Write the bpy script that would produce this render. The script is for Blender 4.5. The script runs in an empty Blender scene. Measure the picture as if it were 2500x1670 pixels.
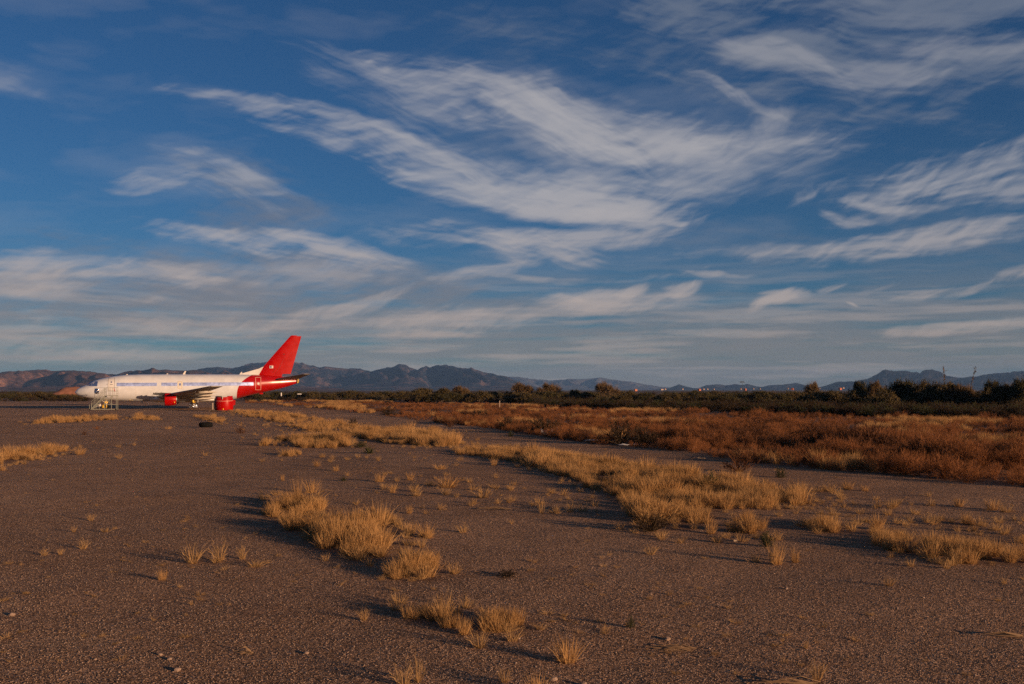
import bpy, math, random
import numpy as np
from mathutils import Vector

SC = bpy.context.scene
COL = SC.collection
random.seed(7)
RNG = np.random.default_rng(7)
R = math.radians

# ---------------------------------------------------------------- camera, sky, sun, exposure
FPX, EYE, CX, HORY = 2430.6, 2.8, 1250.0, 952.0      # photograph geometry (2500 px wide, 35 mm lens)
cam_data = bpy.data.cameras.new('camera')
cam_data.sensor_width = 36.0
cam_data.lens = 35.0
cam_data.shift_y = (952 - 835) / 2500.0
cam_data.clip_start = 0.1
cam_data.clip_end = 60000
cam = bpy.data.objects.new('camera', cam_data)
COL.objects.link(cam)
cam.location = (0, 0, EYE)
cam.rotation_euler = (R(90), 0, 0)
SC.camera = cam

SUN_EL = R(7.3)
SUN_DIR = Vector((0.79 * math.cos(SUN_EL), -0.613 * math.cos(SUN_EL), math.sin(SUN_EL))).normalized()
SUN_STRENGTH = 5.0
SUN_COLOR = (1.0, 0.62, 0.36)
SKY_STRENGTH = 0.053
EXPOSURE = 0.46

SC.view_settings.view_transform = 'Standard'
SC.view_settings.look = 'None'
SC.view_settings.gamma = 1.0
SC.view_settings.exposure = EXPOSURE
SC.view_settings.use_curve_mapping = False
SC.render.engine = 'CYCLES'
SC.cycles.max_bounces = 6
SC.cycles.diffuse_bounces = 2
SC.cycles.glossy_bounces = 2
SC.cycles.transparent_max_bounces = 4
SC.cycles.volume_bounces = 0
SC.cycles.use_denoising = False
SC.cycles.sample_clamp_indirect = 4.0
SC.cycles.use_adaptive_sampling = True
SC.cycles.adaptive_threshold = 0.015

sun_data = bpy.data.lights.new('sun', 'SUN')
sun_data.energy = SUN_STRENGTH
sun_data.color = SUN_COLOR
sun_data.angle = R(0.5)
sun = bpy.data.objects.new('sun', sun_data)
COL.objects.link(sun)
sun.rotation_euler = SUN_DIR.to_track_quat('Z', 'Y').to_euler()
sun.location = (0, 0, 60)


class G:
    """tiny helper for building node trees"""
    def __init__(self, tree):
        self.t = tree
        self.n = tree.nodes

    def put(self, sock, v):
        if v is None:
            return
        if isinstance(v, bpy.types.NodeSocket):
            self.t.links.new(v, sock)
        elif sock.type == 'RGBA' and len(v) == 3:
            sock.default_value = (*v, 1)
        else:
            sock.default_value = v

    def node(self, typ, ins=None, out=0, **props):
        n = self.n.new(typ)
        for k, v in props.items():
            setattr(n, k, v)
        for k, v in (ins or {}).items():
            self.put(n.inputs[k], v)
        return n.outputs[out]

    def m(self, op, a, b=None, c=None, clamp=False):
        n = self.n.new('ShaderNodeMath')
        n.operation = op
        n.use_clamp = clamp
        for i, v in enumerate((a, b, c)):
            self.put(n.inputs[i], v)
        return n.outputs[0]

    def vm(self, op, a, b=None):
        n = self.n.new('ShaderNodeVectorMath')
        n.operation = op
        self.put(n.inputs[0], a)
        self.put(n.inputs[1], b)
        return n.outputs[0]

    def mix(self, f, a, b, blend='MIX'):
        n = self.n.new('ShaderNodeMix')
        n.data_type = 'RGBA'
        n.blend_type = blend
        self.put(n.inputs[0], f)
        self.put(n.inputs[6], a)
        self.put(n.inputs[7], b)
        return n.outputs[2]

    def ramp(self, v, a, b, lo=0.0, hi=1.0, smooth=True):
        n = self.n.new('ShaderNodeMapRange')
        n.interpolation_type = 'SMOOTHSTEP' if smooth else 'LINEAR'
        n.clamp = True
        for i, x in enumerate((v, a, b, lo, hi)):
            self.put(n.inputs[i], x)
        return n.outputs[0]

    def noise(self, vec, scale, detail=3, rough=0.5, lac=2.0, out=0, distortion=0.0):
        return self.node('ShaderNodeTexNoise', {'Vector': vec, 'Scale': scale, 'Detail': detail, 'Roughness': rough,
                                                 'Lacunarity': lac, 'Distortion': distortion}, out=out)


def vnoise(x, y, seed=0):
    x = np.asarray(x, float)
    y = np.asarray(y, float)
    xi = np.floor(x).astype(np.int64)
    yi = np.floor(y).astype(np.int64)
    xf = x - xi
    yf = y - yi

    def h(a, b):
        n = (a * 374761393 + b * 668265263 + seed * 1442695041) & 0x7fffffff
        n = ((n ^ (n >> 13)) * 1274126177) & 0x7fffffff
        return ((n ^ (n >> 16)) & 0xffff) / 65535.0
    u = xf * xf * (3 - 2 * xf)
    v = yf * yf * (3 - 2 * yf)
    return (h(xi, yi) * (1 - u) + h(xi + 1, yi) * u) * (1 - v) + (h(xi, yi + 1) * (1 - u) + h(xi + 1, yi + 1) * u) * v


def fbm(x, y, seed=0, octv=4, gain=0.5):
    s, a, t = 0, 1.0, 0
    for k in range(octv):
        s = s + a * vnoise(x * 2 ** k, y * 2 ** k, seed + k * 17)
        t += a
        a *= gain
    return s / t


# (x0,y0, x1,y1 of the streak in the photograph, width up, width down, bend, amount, fibre scale, shaded veil?)
CL = [
    (455, 196, 1230, 408, 24, 70, -.25, .78, 3, 9, 0),
    (860, 132, 1560, 345, 58, 88, -.3, .86, 3, 9, 0),
    (700, 130, 1150, 300, 60, 60, 0, .30, 4, 9, 0),
    (1180, 255, 2010, 365, 70, 115, .25, .66, 3, 7, 0),
    (1350, 320, 1960, 350, 30, 55, .5, .60, 3, 7, 0),
    (1690, 150, 1930, 285, 9, 20, -.5, .62, 3, 5, 0),
    (1935, 262, 1850, 352, 24, 30, .5, .34, 3, 5, 0),
    (1120, 380, 1800, 410, 100, 100, .2, .55, 3, 6, 0),
    (930, 330, 1330, 510, 24, 55, -.15, .70, 3, 7, 0),
    (960, 440, 1680, 530, 85, 42, .15, 1.05, 3, 7, 0),
    (1330, 520, 1660, 545, 30, 22, .2, .75, 3, 6, 0),
    (365, 350, 780, 515, 34, 60, -.2, .60, 3, 8, 0),
    (265, 400, 560, 465, 22, 40, -.3, .62, 3, 7, 0),
    (240, 450, 400, 462, 14, 16, .3, .55, 3, 5, 0),
    (380, 520, 800, 530, 55, 50, .1, .75, 3, 6, 1),
    (320, 540, 1080, 665, 34, 38, -.2, 1.15, 3, 8, 0),
    (900, 545, 1440, 640, 40, 55, -.2, .95, 3, 7, 0),
    (1180, 590, 1290, 640, 36, 34, 0, .85, 2, 4, 0),
    (1200, 605, 1680, 560, 34, 40, .3, .85, 3, 7, 0),
    (950, 690, 1300, 648, 14, 18, .2, .62, 3, 6, 0),
    (330, 640, 1330, 690, 50, 75, .1, .95, 3, 8, 1),
    (150, 640, 660, 700, 26, 40, -.25, 1.15, 3, 8, 0),
    (-150, 690, 330, 690, 50, 50, 0, .9, 3, 8, 0),
    (-250, 730, 950, 760, 70, 70, 0, 1.1, 4, 10, 1),
    (220, 725, 520, 745, 14, 18, -.2, .60, 3, 6, 0),
    (560, 800, 990, 722, 14, 26, .2, .62, 3, 7, 0),
    (-150, 830, 450, 860, 26, 30, 0, .50, 4, 8, 0),
    (780, 790, 1460, 752, 36, 40, .1, .82, 3, 8, 0),
    (1300, 745, 1790, 728, 32, 30, .1, .92, 3, 7, 0),
    (1480, 732, 1560, 700, 16, 16, .3, .75, 2, 4, 0),
    (1600, 720, 1690, 700, 20, 18, .3, .80, 2, 4, 0),
    (820, 835, 1900, 790, 34, 40, .05, .62, 4, 10, 1),
    (850, 812, 1260, 818, 10, 12, 0, .55, 4, 7, 0),
    (1250, 860, 2700, 830, 45, 45, 0, .50, 4, 12, 1),
    (1000, 60, 1900, 110, 70, 85, .1, .62, 3, 6, 1),
    (1400, -60, 2950, 0, 260, 262, .1, 2.2, 3, 7, 1),
    (1700, 60, 2120, 232, 26, 46, -.3, .36, 3, 7, 0),
    (1950, 195, 2420, 170, 40, 44, .3, .30, 3, 6, 0),
    (2150, 120, 2600, 90, 30, 40, .2, .30, 3, 6, 0),
    (1960, 525, 2640, 335, 60, 80, .15, .88, 3, 10, 0),
    (1882, 520, 2060, 428, 13, 20, -.3, .9, 3, 5, 0),
    (1830, 635, 2640, 520, 26, 40, .1, .85, 3, 8, 0),
    (1960, 530, 2190, 548, 14, 16, .3, .80, 3, 5, 0),
    (2030, 500, 2330, 505, 12, 16, .2, .70, 3, 5, 0),
    (2280, 505, 2620, 430, 40, 40, 0, .50, 3, 7, 0),
    (1550, 630, 2150, 590, 20, 26, 0, .28, 4, 7, 0),
    (1620, 668, 1830, 678, 7, 9, .1, .55, 4, 5, 0),
    (1820, 752, 2000, 718, 20, 16, -.4, 1.0, 3, 5, 0),
    (1990, 716, 2080, 700, 12, 12, .3, .75, 2, 4, 0),
    (2080, 730, 2210, 692, 16, 16, .3, .80, 3, 5, 0),
    (2150, 728, 2420, 712, 16, 14, .5, .80, 3, 5, 0),
    (2390, 690, 2620, 640, 16, 18, .2, .80, 3, 5, 0),
    (2200, 812, 2700, 762, 14, 20, .1, .70, 4, 7, 0),
    (1150, 690, 1780, 662, 8, 12, .3, .40, 4, 6, 0),
    (850, 250, 1750, 420, 130, 130, 0, .26, 3, 6, 1),
    (350, 390, 800, 540, 80, 80, 0, .85, 3, 6, 1),
    (0, 600, 1300, 740, 110, 110, 0, .75, 3, 6, 1),
    (1500, 560, 2300, 640, 60, 60, 0, .25, 3, 6, 1),
    (1850, 440, 2600, 600, 90, 90, 0, .25, 3, 6, 1),
    (1050, 230, 1960, 400, 120, 140, .15, .55, 1, 6, 0),
    (900, 330, 1600, 520, 80, 90, .1, .45, 1, 6, 0),
    (-120, 790, 720, 800, 26, 30, 0, .75, 3, 8, 0),
    (-60, 860, 520, 872, 20, 24, 0, .6, 3, 8, 0),
    (380, 640, 1100, 700, 40, 50, 0, .45, 2, 8, 0),
    (1850, 722, 1935, 708, 8, 8, .3, .7, 3, 5, 0),
    (1330, 722, 1420, 742, 12, 10, -.3, .8, 3, 5, 0),
    (1560, 508, 1640, 512, 8, 8, .2, .6, 3, 5, 0),
    (1590, 540, 1660, 546, 9, 9, .2, .7, 3, 5, 0),
    (2090, 742, 2135, 752, 4, 4, 0, .9, 3, 5, 0),
    (-120, 165, 130, 190, 40, 40, 0, .28, 3, 6, 0),
    (90, 555, 280, 600, 10, 14, -.2, .42, 4, 6, 0),
    (-60, 610, 190, 625, 14, 16, 0, .40, 4, 6, 0),
]


SKY_A, SKY_E0, SKY_E1, SKY_D = 0.62, -0.02, 0.44, 0.00075


def sky_clouds():
    """cirrus field over azimuth and elevation: wind-drawn, fibrous, asymmetric streaks; channel 0 sunlit, channel 1 shaded veil"""
    nx, ny = int(2 * SKY_A / SKY_D), int((SKY_E1 - SKY_E0) / SKY_D)
    A, E = np.meshgrid(np.linspace(-SKY_A, SKY_A, nx), np.linspace(SKY_E0, SKY_E1, ny))
    # slow turbulence bends every streak, fast turbulence frays it
    fore = np.clip(E / .16, .25, 1)
    wa = (fbm(A * 9, E * 14, 1, 3) - .5) * .040 + (fbm(A * 34, E * 60, 2, 3) - .5) * .012
    we = ((fbm(A * 7 + 50, E * 10, 3, 2) - .5) * .018 + (fbm(A * 34 + 50, E * 60, 4, 3) - .5) * .005) * fore
    QA, QE = A + wa, E + we
    lit, veil = np.zeros_like(A), np.zeros_like(A)
    for i, (x0, y0, x1, y1, wu, wd, bend, amt, fa, fb, dark) in enumerate(CL):
        (a0, e0), (a1, e1) = [(math.atan2(x - CX, FPX), math.atan2(HORY - y, math.hypot(x - CX, FPX))) for x, y in ((x0, y0), (x1, y1))]
        L, W = math.hypot(a1 - a0, e1 - e0) / 2, wu / FPX
        ang = math.atan2(e1 - e0, a1 - a0)
        cs, sn = math.cos(ang), math.sin(ang)
        tall = max(wu, wd) / FPX * 1.5 + abs(bend) * L * 0.35
        hx, hy = abs(cs) * L * 1.35 + abs(sn) * tall + .03, abs(sn) * L * 1.35 + abs(cs) * tall + .02
        ca, ce = (a0 + a1) / 2, (e0 + e1) / 2
        i0, i1 = np.clip([int((ca - hx + SKY_A) / SKY_D), int((ca + hx + SKY_A) / SKY_D)], 0, nx)
        j0, j1 = np.clip([int((ce - hy - SKY_E0) / SKY_D), int((ce + hy - SKY_E0) / SKY_D)], 0, ny)
        if i1 <= i0 or j1 <= j0:
            continue
        da, de = QA[j0:j1, i0:i1] - ca, QE[j0:j1, i0:i1] - ce
        a = (da * cs + de * sn) / L
        b = (-da * sn + de * cs) / W
        b = b + bend * L / W * .35 * (.34 - a * a)
        m = np.where(b > 0, b, -b * wu / wd)
        rad, rb = a * L, b * W                      # in radians, along and across the wind
        big = fbm(rad * 9 + i * 7.3, rb * 34 + i * 3.1, 11 + i, 3)
        fib = fbm(rad * 20 + rb * 24 + i * 1.7, rb * 190 + 2.5 * big, 60 + i, 5, .62)
        wisp = fbm(rad * 60, rb * 130, 90 + i, 3)
        peel = fbm((rad * .90 + rb * .42) * 24 + i, (-rad * .42 + rb * .90) * 150, 120 + i, 4, .6)     # fibres that peel off at an angle along the edges
        d = a * a + m * m - .9 * (peel - .5) - 1.7 * (big - .5) - .30 * fa * (fib - .5)
        t = np.clip((1.25 - d) / 1.75, 0, 1)
        mask = t * t * (3 - 2 * t)
        wf = .24 * fa
        tex = np.clip(.42 * mask + wf * (fib - .5) + 1.05 * (big - .5) + .45 * (wisp - .5) + .5 * (peel - .5) + .26, 0, 1.0)
        dn = mask * tex * amt * 1.25
        if dark:
            veil[j0:j1, i0:i1] += dn
        else:
            lit[j0:j1, i0:i1] += dn
    # banks of streaks stacking up towards the horizon
    lowm = np.clip((.150 - E) / .115, 0, 1)
    lowm = lowm * lowm * (3 - 2 * lowm)
    st = fbm(QA * 7, QE * 120, 201, 5, .6)
    st2 = fbm(QA * 9 + 9, QE * 150 + 4, 231, 5, .6)
    veil += np.clip((st - .28) / .30, 0, 1) * lowm * 1.15
    lit += np.clip((st2 - .47) / .26, 0, 1) * lowm * .55
    lit += np.clip(fbm(QA * 6, QE * 26, 301, 5, .6) - .50, 0, 1) * .45
    lit = 1 - np.exp(-1.05 * lit)
    veil = 1 - np.exp(-.95 * veil)
    # fade to plain sky at the borders of the field
    ed = np.clip((SKY_A - np.abs(A)) / .06, 0, 1) * np.clip((SKY_E1 - E) / .04, 0, 1)
    return lit * ed, veil * ed, nx, ny


def build_world():
    w = bpy.data.worlds.new('World')
    SC.world = w
    w.use_nodes = True
    w.cycles.sampling_method = 'MANUAL'
    w.cycles.sample_map_resolution = 512
    g = G(w.node_tree)
    g.n.clear()
    sky = g.n.new('ShaderNodeTexSky')
    sky.sky_type = 'NISHITA'
    sky.sun_disc = False
    sky.sun_elevation = SUN_EL
    sky.sun_rotation = math.atan2(SUN_DIR.x, SUN_DIR.y)
    sky.altitude = 700
    sky.air_density = 1.0
    sky.dust_density = 0.25
    sky.ozone_density = 5.4
    base = sky.outputs[0]
    d = g.node('ShaderNodeTexCoord', out=0)          # direction of view: the same from every place
    sep = g.n.new('ShaderNodeSeparateXYZ')
    g.put(sep.inputs[0], d)
    az = g.m('ARCTAN2', sep.outputs[0], sep.outputs[1])
    el = g.m('ARCSINE', sep.outputs[2])
    lit, veil, nx, ny = sky_clouds()
    im = bpy.data.images.new('cirrus_field', nx, ny, alpha=False, float_buffer=True)
    im.colorspace_settings.name = 'Non-Color'
    px = np.ones((ny, nx, 4), np.float32)
    px[:, :, 0] = lit
    px[:, :, 1] = veil
    px[:, :, 2] = 0
    im.pixels.foreach_set(px.ravel())
    im.update()
    im.pack()
    c = g.n.new('ShaderNodeCombineXYZ')
    g.put(c.inputs[0], g.ramp(az, -SKY_A, SKY_A, smooth=False))
    g.put(c.inputs[1], g.ramp(el, SKY_E0, SKY_E1, smooth=False))
    t = g.n.new('ShaderNodeTexImage')
    t.image = im
    t.extension = 'EXTEND'
    t.interpolation = 'Cubic'
    g.put(t.inputs[0], c.outputs[0])
    sc = g.n.new('ShaderNodeSeparateColor')
    g.put(sc.inputs[0], t.outputs[0])
    # beyond that field the same thin cirrus goes on over the whole sky
    P = g.n.new('ShaderNodeCombineXYZ')
    g.put(P.inputs[0], az)
    g.put(P.inputs[1], el)
    st3 = g.noise(g.vm('ADD', g.vm('MULTIPLY', P.outputs[0], (2.2, 7.5, 1)), (3, 8, 0)), 1.0, 4, 0.62)
    away = g.m('MAXIMUM', g.ramp(g.m('ABSOLUTE', az), SKY_A - .06, SKY_A + .02), g.ramp(el, SKY_E1 - .04, SKY_E1 + .02))
    more = g.m('MULTIPLY', g.m('MULTIPLY', g.ramp(st3, 0.44, 0.74), away), g.ramp(el, 0.0, 0.05, 0, 0.30))
    l = g.m('ADD', sc.outputs[0], more, clamp=True)
    v = sc.outputs[1]
    hor = g.ramp(el, 0.0, 0.22)
    col = g.mix(g.m('MULTIPLY', v, 0.9), base, g.mix(hor, VEIL_LOW, VEIL_HIGH))
    col = g.mix(g.m('MULTIPLY', l, 0.95), col, g.mix(hor, CLOUD_LOW, CLOUD_LIT))
    bg = g.n.new('ShaderNodeBackground')
    g.put(bg.inputs[0], col)
    bg.inputs[1].default_value = SKY_STRENGTH
    out = g.n.new('ShaderNodeOutputWorld')
    g.put(out.inputs[0], bg.outputs[0])


CLOUD_LIT = (6.3, 6.0, 6.1)
CLOUD_LOW = (7.4, 5.6, 4.6)
VEIL_HIGH = (1.9, 2.35, 3.3)
VEIL_LOW = (3.5, 2.95, 2.70)
build_world()

# ---------------------------------------------------------------- generic helpers


def gx(px, py):
    """ground point seen at a pixel of the photograph"""
    y = EYE * FPX / (py - HORY)
    return (px - CX) / FPX * y, y


def at(px, Y):
    return (px - CX) / FPX * Y


def up(py, Y):
    return EYE + (HORY - py) / FPX * Y


def gz(x, y):
    d = np.hypot(x, y)
    a = np.clip(1 - (d - 120) / 200, 0, 1)
    near = np.clip(1 - (d - 40) / 60, 0, 1)
    return (fbm(np.asarray(x) / 9.0, np.asarray(y) / 9.0, 3, 3) - 0.5) * 0.16 * a + (fbm(np.asarray(x) / 1.3, np.asarray(y) / 1.3, 9, 3) - 0.5) * 0.035 * near


def gz1(x, y):
    return float(gz(np.array([x]), np.array([y]))[0])


def mesh_np(name, V, quads=None, tris=None, tint=None, mat_index=None, smooth=False):
    me = bpy.data.meshes.new(name)
    V = np.asarray(V, np.float32)
    fs = []
    if quads is not None and len(quads):
        fs.append((np.asarray(quads, np.int32), 4))
    if tris is not None and len(tris):
        fs.append((np.asarray(tris, np.int32), 3))
    nl = sum(f.size for f, k in fs)
    nf = sum(len(f) for f, k in fs)
    me.vertices.add(len(V))
    me.vertices.foreach_set('co', V.ravel())
    me.loops.add(nl)
    me.loops.foreach_set('vertex_index', np.concatenate([f.ravel() for f, k in fs]))
    me.polygons.add(nf)
    tot = np.concatenate([np.full(len(f), k, np.int32) for f, k in fs])
    st = np.concatenate([[0], np.cumsum(tot)[:-1]]).astype(np.int32)
    me.polygons.foreach_set('loop_start', st)
    me.polygons.foreach_set('loop_total', tot)
    if smooth:
        me.polygons.foreach_set('use_smooth', np.ones(nf, bool))
    if tint is not None:
        at_ = me.attributes.new('tint', 'FLOAT', 'POINT')
        at_.data.foreach_set('value', np.asarray(tint, np.float32))
    me.update(calc_edges=True)
    me.validate()
    return me


def link(name, me, mat=None, parent=None):
    o = bpy.data.objects.new(name, me)
    COL.objects.link(o)
    if mat is not None and len(me.materials) == 0:
        for m_ in (mat if isinstance(mat, (list, tuple)) else [mat]):
            me.materials.append(m_)
    if parent is not None:
        o.parent = parent
    return o


def tag(o, label=None, cat=None, group=None, kind=None):
    if label:
        o['label'] = label
    if cat:
        o['category'] = cat
    if group:
        o['group'] = group
    if kind:
        o['kind'] = kind
    return o


def empty(name, loc, rz=0.0):
    o = bpy.data.objects.new(name, None)
    COL.objects.link(o)
    o.location = loc
    o.rotation_euler = (0, 0, rz)
    o.empty_display_size = 0.2
    return o


def copy_tree(o, parent=None):
    c = o.copy()
    COL.objects.link(c)
    c.parent = parent
    for ch in o.children:
        copy_tree(ch, c)
    return c


class MB:
    """collects boxes, bars, tubes and lofts into one mesh"""
    def __init__(self):
        self.v, self.f, self.m = [], [], []
        self.mi = 0

    def add(self, vs, fs):
        b = len(self.v)
        self.v += [tuple(p) for p in vs]
        self.f += [tuple(b + i for i in f) for f in fs]
        self.m += [self.mi] * len(fs)
        return self

    def box(self, x0, x1, y0, y1, z0, z1):
        vs = [(x, y, z) for z in (z0, z1) for y in (y0, y1) for x in (x0, x1)]
        return self.add(vs, [(0, 2, 3, 1), (4, 5, 7, 6), (0, 1, 5, 4), (2, 6, 7, 3), (0, 4, 6, 2), (1, 3, 7, 5)])

    def bar(self, p, q, w, h=None, n=4):
        """prism from p to q"""
        h = h or w
        p, q = Vector(p), Vector(q)
        d = (q - p).normalized()
        a = d.cross(Vector((0, 0, 1)))
        if a.length < 1e-4:
            a = Vector((1, 0, 0))
        a.normalize()
        b = a.cross(d).normalized()
        ring = []
        for k in range(n):
            t = 2 * math.pi * (k + 0.5) / n
            ring.append(a * (math.cos(t) * w * 0.7) + b * (math.sin(t) * h * 0.7))
        vs = [p + r for r in ring] + [q + r for r in ring]
        fs = [(k, (k + 1) % n, n + (k + 1) % n, n + k) for k in range(n)]
        fs += [tuple(range(n - 1, -1, -1)), tuple(range(n, 2 * n))]
        return self.add(vs, fs)

    def rings(self, rings, close=True, cap0=True, cap1=True):
        n = len(rings[0])
        vs = [p for r in rings for p in r]
        fs = []
        for i in range(len(rings) - 1):
            for k in range(n if close else n - 1):
                k2 = (k + 1) % n
                fs.append((i * n + k, i * n + k2, (i + 1) * n + k2, (i + 1) * n + k))
        if cap0:
            fs.append(tuple(range(n - 1, -1, -1)))
        if cap1:
            fs.append(tuple(range((len(rings) - 1) * n, len(rings) * n)))
        return self.add(vs, fs)

    def tube(self, pts, rads, n=6):
        rg = []
        pts = [Vector(p) for p in pts]
        for i, p in enumerate(pts):
            d = (pts[min(i + 1, len(pts) - 1)] - pts[max(i - 1, 0)]).normalized()
            a = d.cross(Vector((0.31, 0.95, 0.05))).normalized()
            b = a.cross(d)
            rg.append([p + (a * math.cos(2 * math.pi * k / n) + b * math.sin(2 * math.pi * k / n)) * rads[i] for k in range(n)])
        return self.rings(rg)

    def lathe(self, prof, n=24, axis='x', c=(0, 0, 0), close_prof=False):
        rg = []
        for (t, r) in prof:
            ring = []
            for k in range(n):
                a = 2 * math.pi * k / n
                u, v = r * math.cos(a), r * math.sin(a)
                if axis == 'x':
                    ring.append((c[0] + t, c[1] + u, c[2] + v))
                elif axis == 'y':
                    ring.append((c[0] + v, c[1] + t, c[2] + u))
                else:
                    ring.append((c[0] + u, c[1] + v, c[2] + t))
            rg.append(ring)
        if close_prof:
            rg.append(rg[0])
        return self.rings(rg, cap0=not close_prof, cap1=not close_prof)

    def mesh(self, name, mats, smooth=False):
        me = bpy.data.meshes.new(name)
        me.from_pydata(self.v, [], self.f)
        for m_ in (mats if isinstance(mats, (list, tuple)) else [mats]):
            me.materials.append(m_)
        if any(self.m):
            me.polygons.foreach_set('material_index', self.m)
        if smooth:
            me.polygons.foreach_set('use_smooth', [True] * len(self.f))
        me.update()
        return me

    def build(self, name, mats, parent=None, smooth=False, sharp=None):
        me = self.mesh(name, mats, smooth)
        if sharp:
            me.set_sharp_from_angle(angle=R(sharp))
        return link(name, me, None, parent)


# ---------------------------------------------------------------- materials
def new_mat(name):
    m_ = bpy.data.materials.new(name)
    m_.use_nodes = True
    g = G(m_.node_tree)
    return m_, g, g.n['Principled BSDF']


def simple(name, base, rough=0.6, metal=0.0, var=0.25, scale=3.0, bump=0.0, bscale=30.0, coat=0.0, spec=0.5, dirt=None):
    m_, g, p = new_mat(name)
    pos = g.node('ShaderNodeTexCoord', out=3)
    nz = g.noise(pos, scale, 5, 0.6)
    dark = tuple(c * (1 - var) for c in base)
    lite = tuple(min(0.95, c * (1 + var * 0.5)) for c in base)
    col = g.mix(g.ramp(nz, 0.3, 0.7), dark, lite)
    if dirt:
        n2 = g.noise(g.vm('MULTIPLY', pos, (1, 1, 3)), scale * 0.6, 6, 0.7)
        col = g.mix(g.m('MULTIPLY', g.ramp(n2, 0.52, 0.75), 0.5), col, dirt)
    g.put(p.inputs['Base Color'], col)
    g.put(p.inputs['Roughness'], g.ramp(nz, 0.2, 0.8, max(0.03, rough - 0.08), min(1, rough + 0.08)))
    p.inputs['Metallic'].default_value = metal
    p.inputs['Specular IOR Level'].default_value = spec
    p.inputs['Coat Weight'].default_value = coat
    p.inputs['Coat Roughness'].default_value = 0.12
    if bump:
        bn = g.noise(pos, bscale, 5, 0.65)
        b = g.node('ShaderNodeBump', {'Height': bn, 'Strength': bump, 'Distance': 0.03})
        g.put(p.inputs['Normal'], b)
    return m_


def plant_mat(name, c0, c1, transl=0.3, rough=0.75, patch=0.35):
    """dry stems: per-stem tint, and slow change of hue over the ground"""
    m_, g, p = new_mat(name)
    at_ = g.node('ShaderNodeAttribute', attribute_name='tint', out=2)
    oi = g.node('ShaderNodeObjectInfo', out=5)
    pos = g.node('ShaderNodeNewGeometry', out=0)
    nz = g.noise(pos, patch, 3, 0.6)
    t = g.m('ADD', g.m('MULTIPLY', at_, 0.55), g.m('ADD', g.m('MULTIPLY', oi, 0.25), g.m('MULTIPLY_ADD', nz, 0.9, -0.35)), clamp=True)
    col = g.mix(t, c0, c1)
    g.put(p.inputs['Base Color'], col)
    p.inputs['Roughness'].default_value = rough
    p.inputs['Specular IOR Level'].default_value = 0.25
    tr = g.n.new('ShaderNodeBsdfTranslucent')
    g.put(tr.inputs[0], col)
    mx = g.n.new('ShaderNodeMixShader')
    mx.inputs[0].default_value = transl
    g.put(mx.inputs[1], p.outputs[0])
    g.put(mx.inputs[2], tr.outputs[0])
    g.put(g.n['Material Output'].inputs[0], mx.outputs[0])
    return m_


M = {}
M['straw'] = plant_mat('straw', (0.26, 0.138, 0.049), (0.56, 0.340, 0.140))
M['straw_grey'] = plant_mat('straw_grey', (0.25, 0.14, 0.055), (0.50, 0.32, 0.14))
M['rust'] = plant_mat('rust', (0.130, 0.049, 0.018), (0.33, 0.140, 0.051), patch=0.12)
M['rust_bush'] = plant_mat('rust_bush', (0.06, 0.026, 0.012), (0.14, 0.06, 0.026))
M['dark_bush'] = plant_mat('dark_bush', (0.026, 0.017, 0.009), (0.062, 0.040, 0.020))
M['green_bush'] = plant_mat('green_bush', (0.026, 0.030, 0.012), (0.066, 0.066, 0.024))
M['leaf_olive'] = plant_mat('leaf_olive', (0.042, 0.033, 0.013), (0.110, 0.082, 0.032), transl=0.2)
M['leaf_green'] = plant_mat('leaf_green', (0.030, 0.028, 0.011), (0.078, 0.066, 0.025), transl=0.2)
M['leaf_dry'] = plant_mat('leaf_dry', (0.085, 0.055, 0.025), (0.190, 0.125, 0.058), transl=0.2)
M['bark'] = simple('bark', (0.075, 0.055, 0.04), 0.9, var=0.4, scale=6)
M['paint_red'] = simple('paint_red', (0.32, 0.0022, 0.0018), 0.36, var=0.12, scale=1.2, spec=0.12)
M['white_paint'] = simple('white_paint', (0.58, 0.57, 0.55), 0.30, var=0.10, scale=0.9, dirt=(0.5, 0.45, 0.38))
M['wing_grey'] = simple('wing_grey', (0.30, 0.28, 0.25), 0.5, var=0.2, scale=1.2, dirt=(0.12, 0.10, 0.08))
M['fairing_grey'] = simple('fairing_grey', (0.50, 0.46, 0.40), 0.45, var=0.15, scale=1.5, dirt=(0.3, 0.25, 0.2))
M['bare_metal'] = simple('bare_metal', (0.55, 0.53, 0.50), 0.3, metal=1.0, var=0.15)
M['dark_metal'] = simple('dark_metal', (0.045, 0.042, 0.04), 0.55, metal=0.4, var=0.3)
M['soot'] = simple('soot', (0.015, 0.014, 0.013), 0.9, var=0.3)
M['steel_green'] = simple('steel_green', (0.20, 0.21, 0.175), 0.6, metal=0.0, var=0.2, scale=8)
M['outline'] = simple('outline', (0.26, 0.24, 0.22), 0.5, var=0.15)
M['joint_red'] = simple('joint_red', (0.16, 0.012, 0.010), 0.5, var=0.15)
M['outline_red'] = simple('outline_red', (0.55, 0.33, 0.26), 0.5, var=0.15)
M['outline_yellow'] = simple('outline_yellow', (0.52, 0.40, 0.16), 0.5, var=0.2)
M['tape_yellow'] = simple('tape_yellow', (0.75, 0.45, 0.03), 0.5, var=0.15)
M['foil'] = simple('foil', (0.52, 0.53, 0.57), 0.22, metal=1.0, var=0.08, bump=1.0, bscale=5.0)
M['foil_strip'] = simple('foil_strip', (0.36, 0.45, 0.74), 0.42, metal=0.55, var=0.25, bump=0.25, bscale=4.0, scale=3.0)  # silver foil, its blue sky reflection put into the base colour
M['foil_window'] = simple('foil_window', (0.09, 0.15, 0.34), 0.40, metal=0.3, var=0.3, bump=0.3, bscale=7.0, scale=5.0)
M['rubber'] = simple('rubber', (0.005, 0.0048, 0.0045), 0.9, var=0.3, bump=0.2, spec=0.15)
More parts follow.
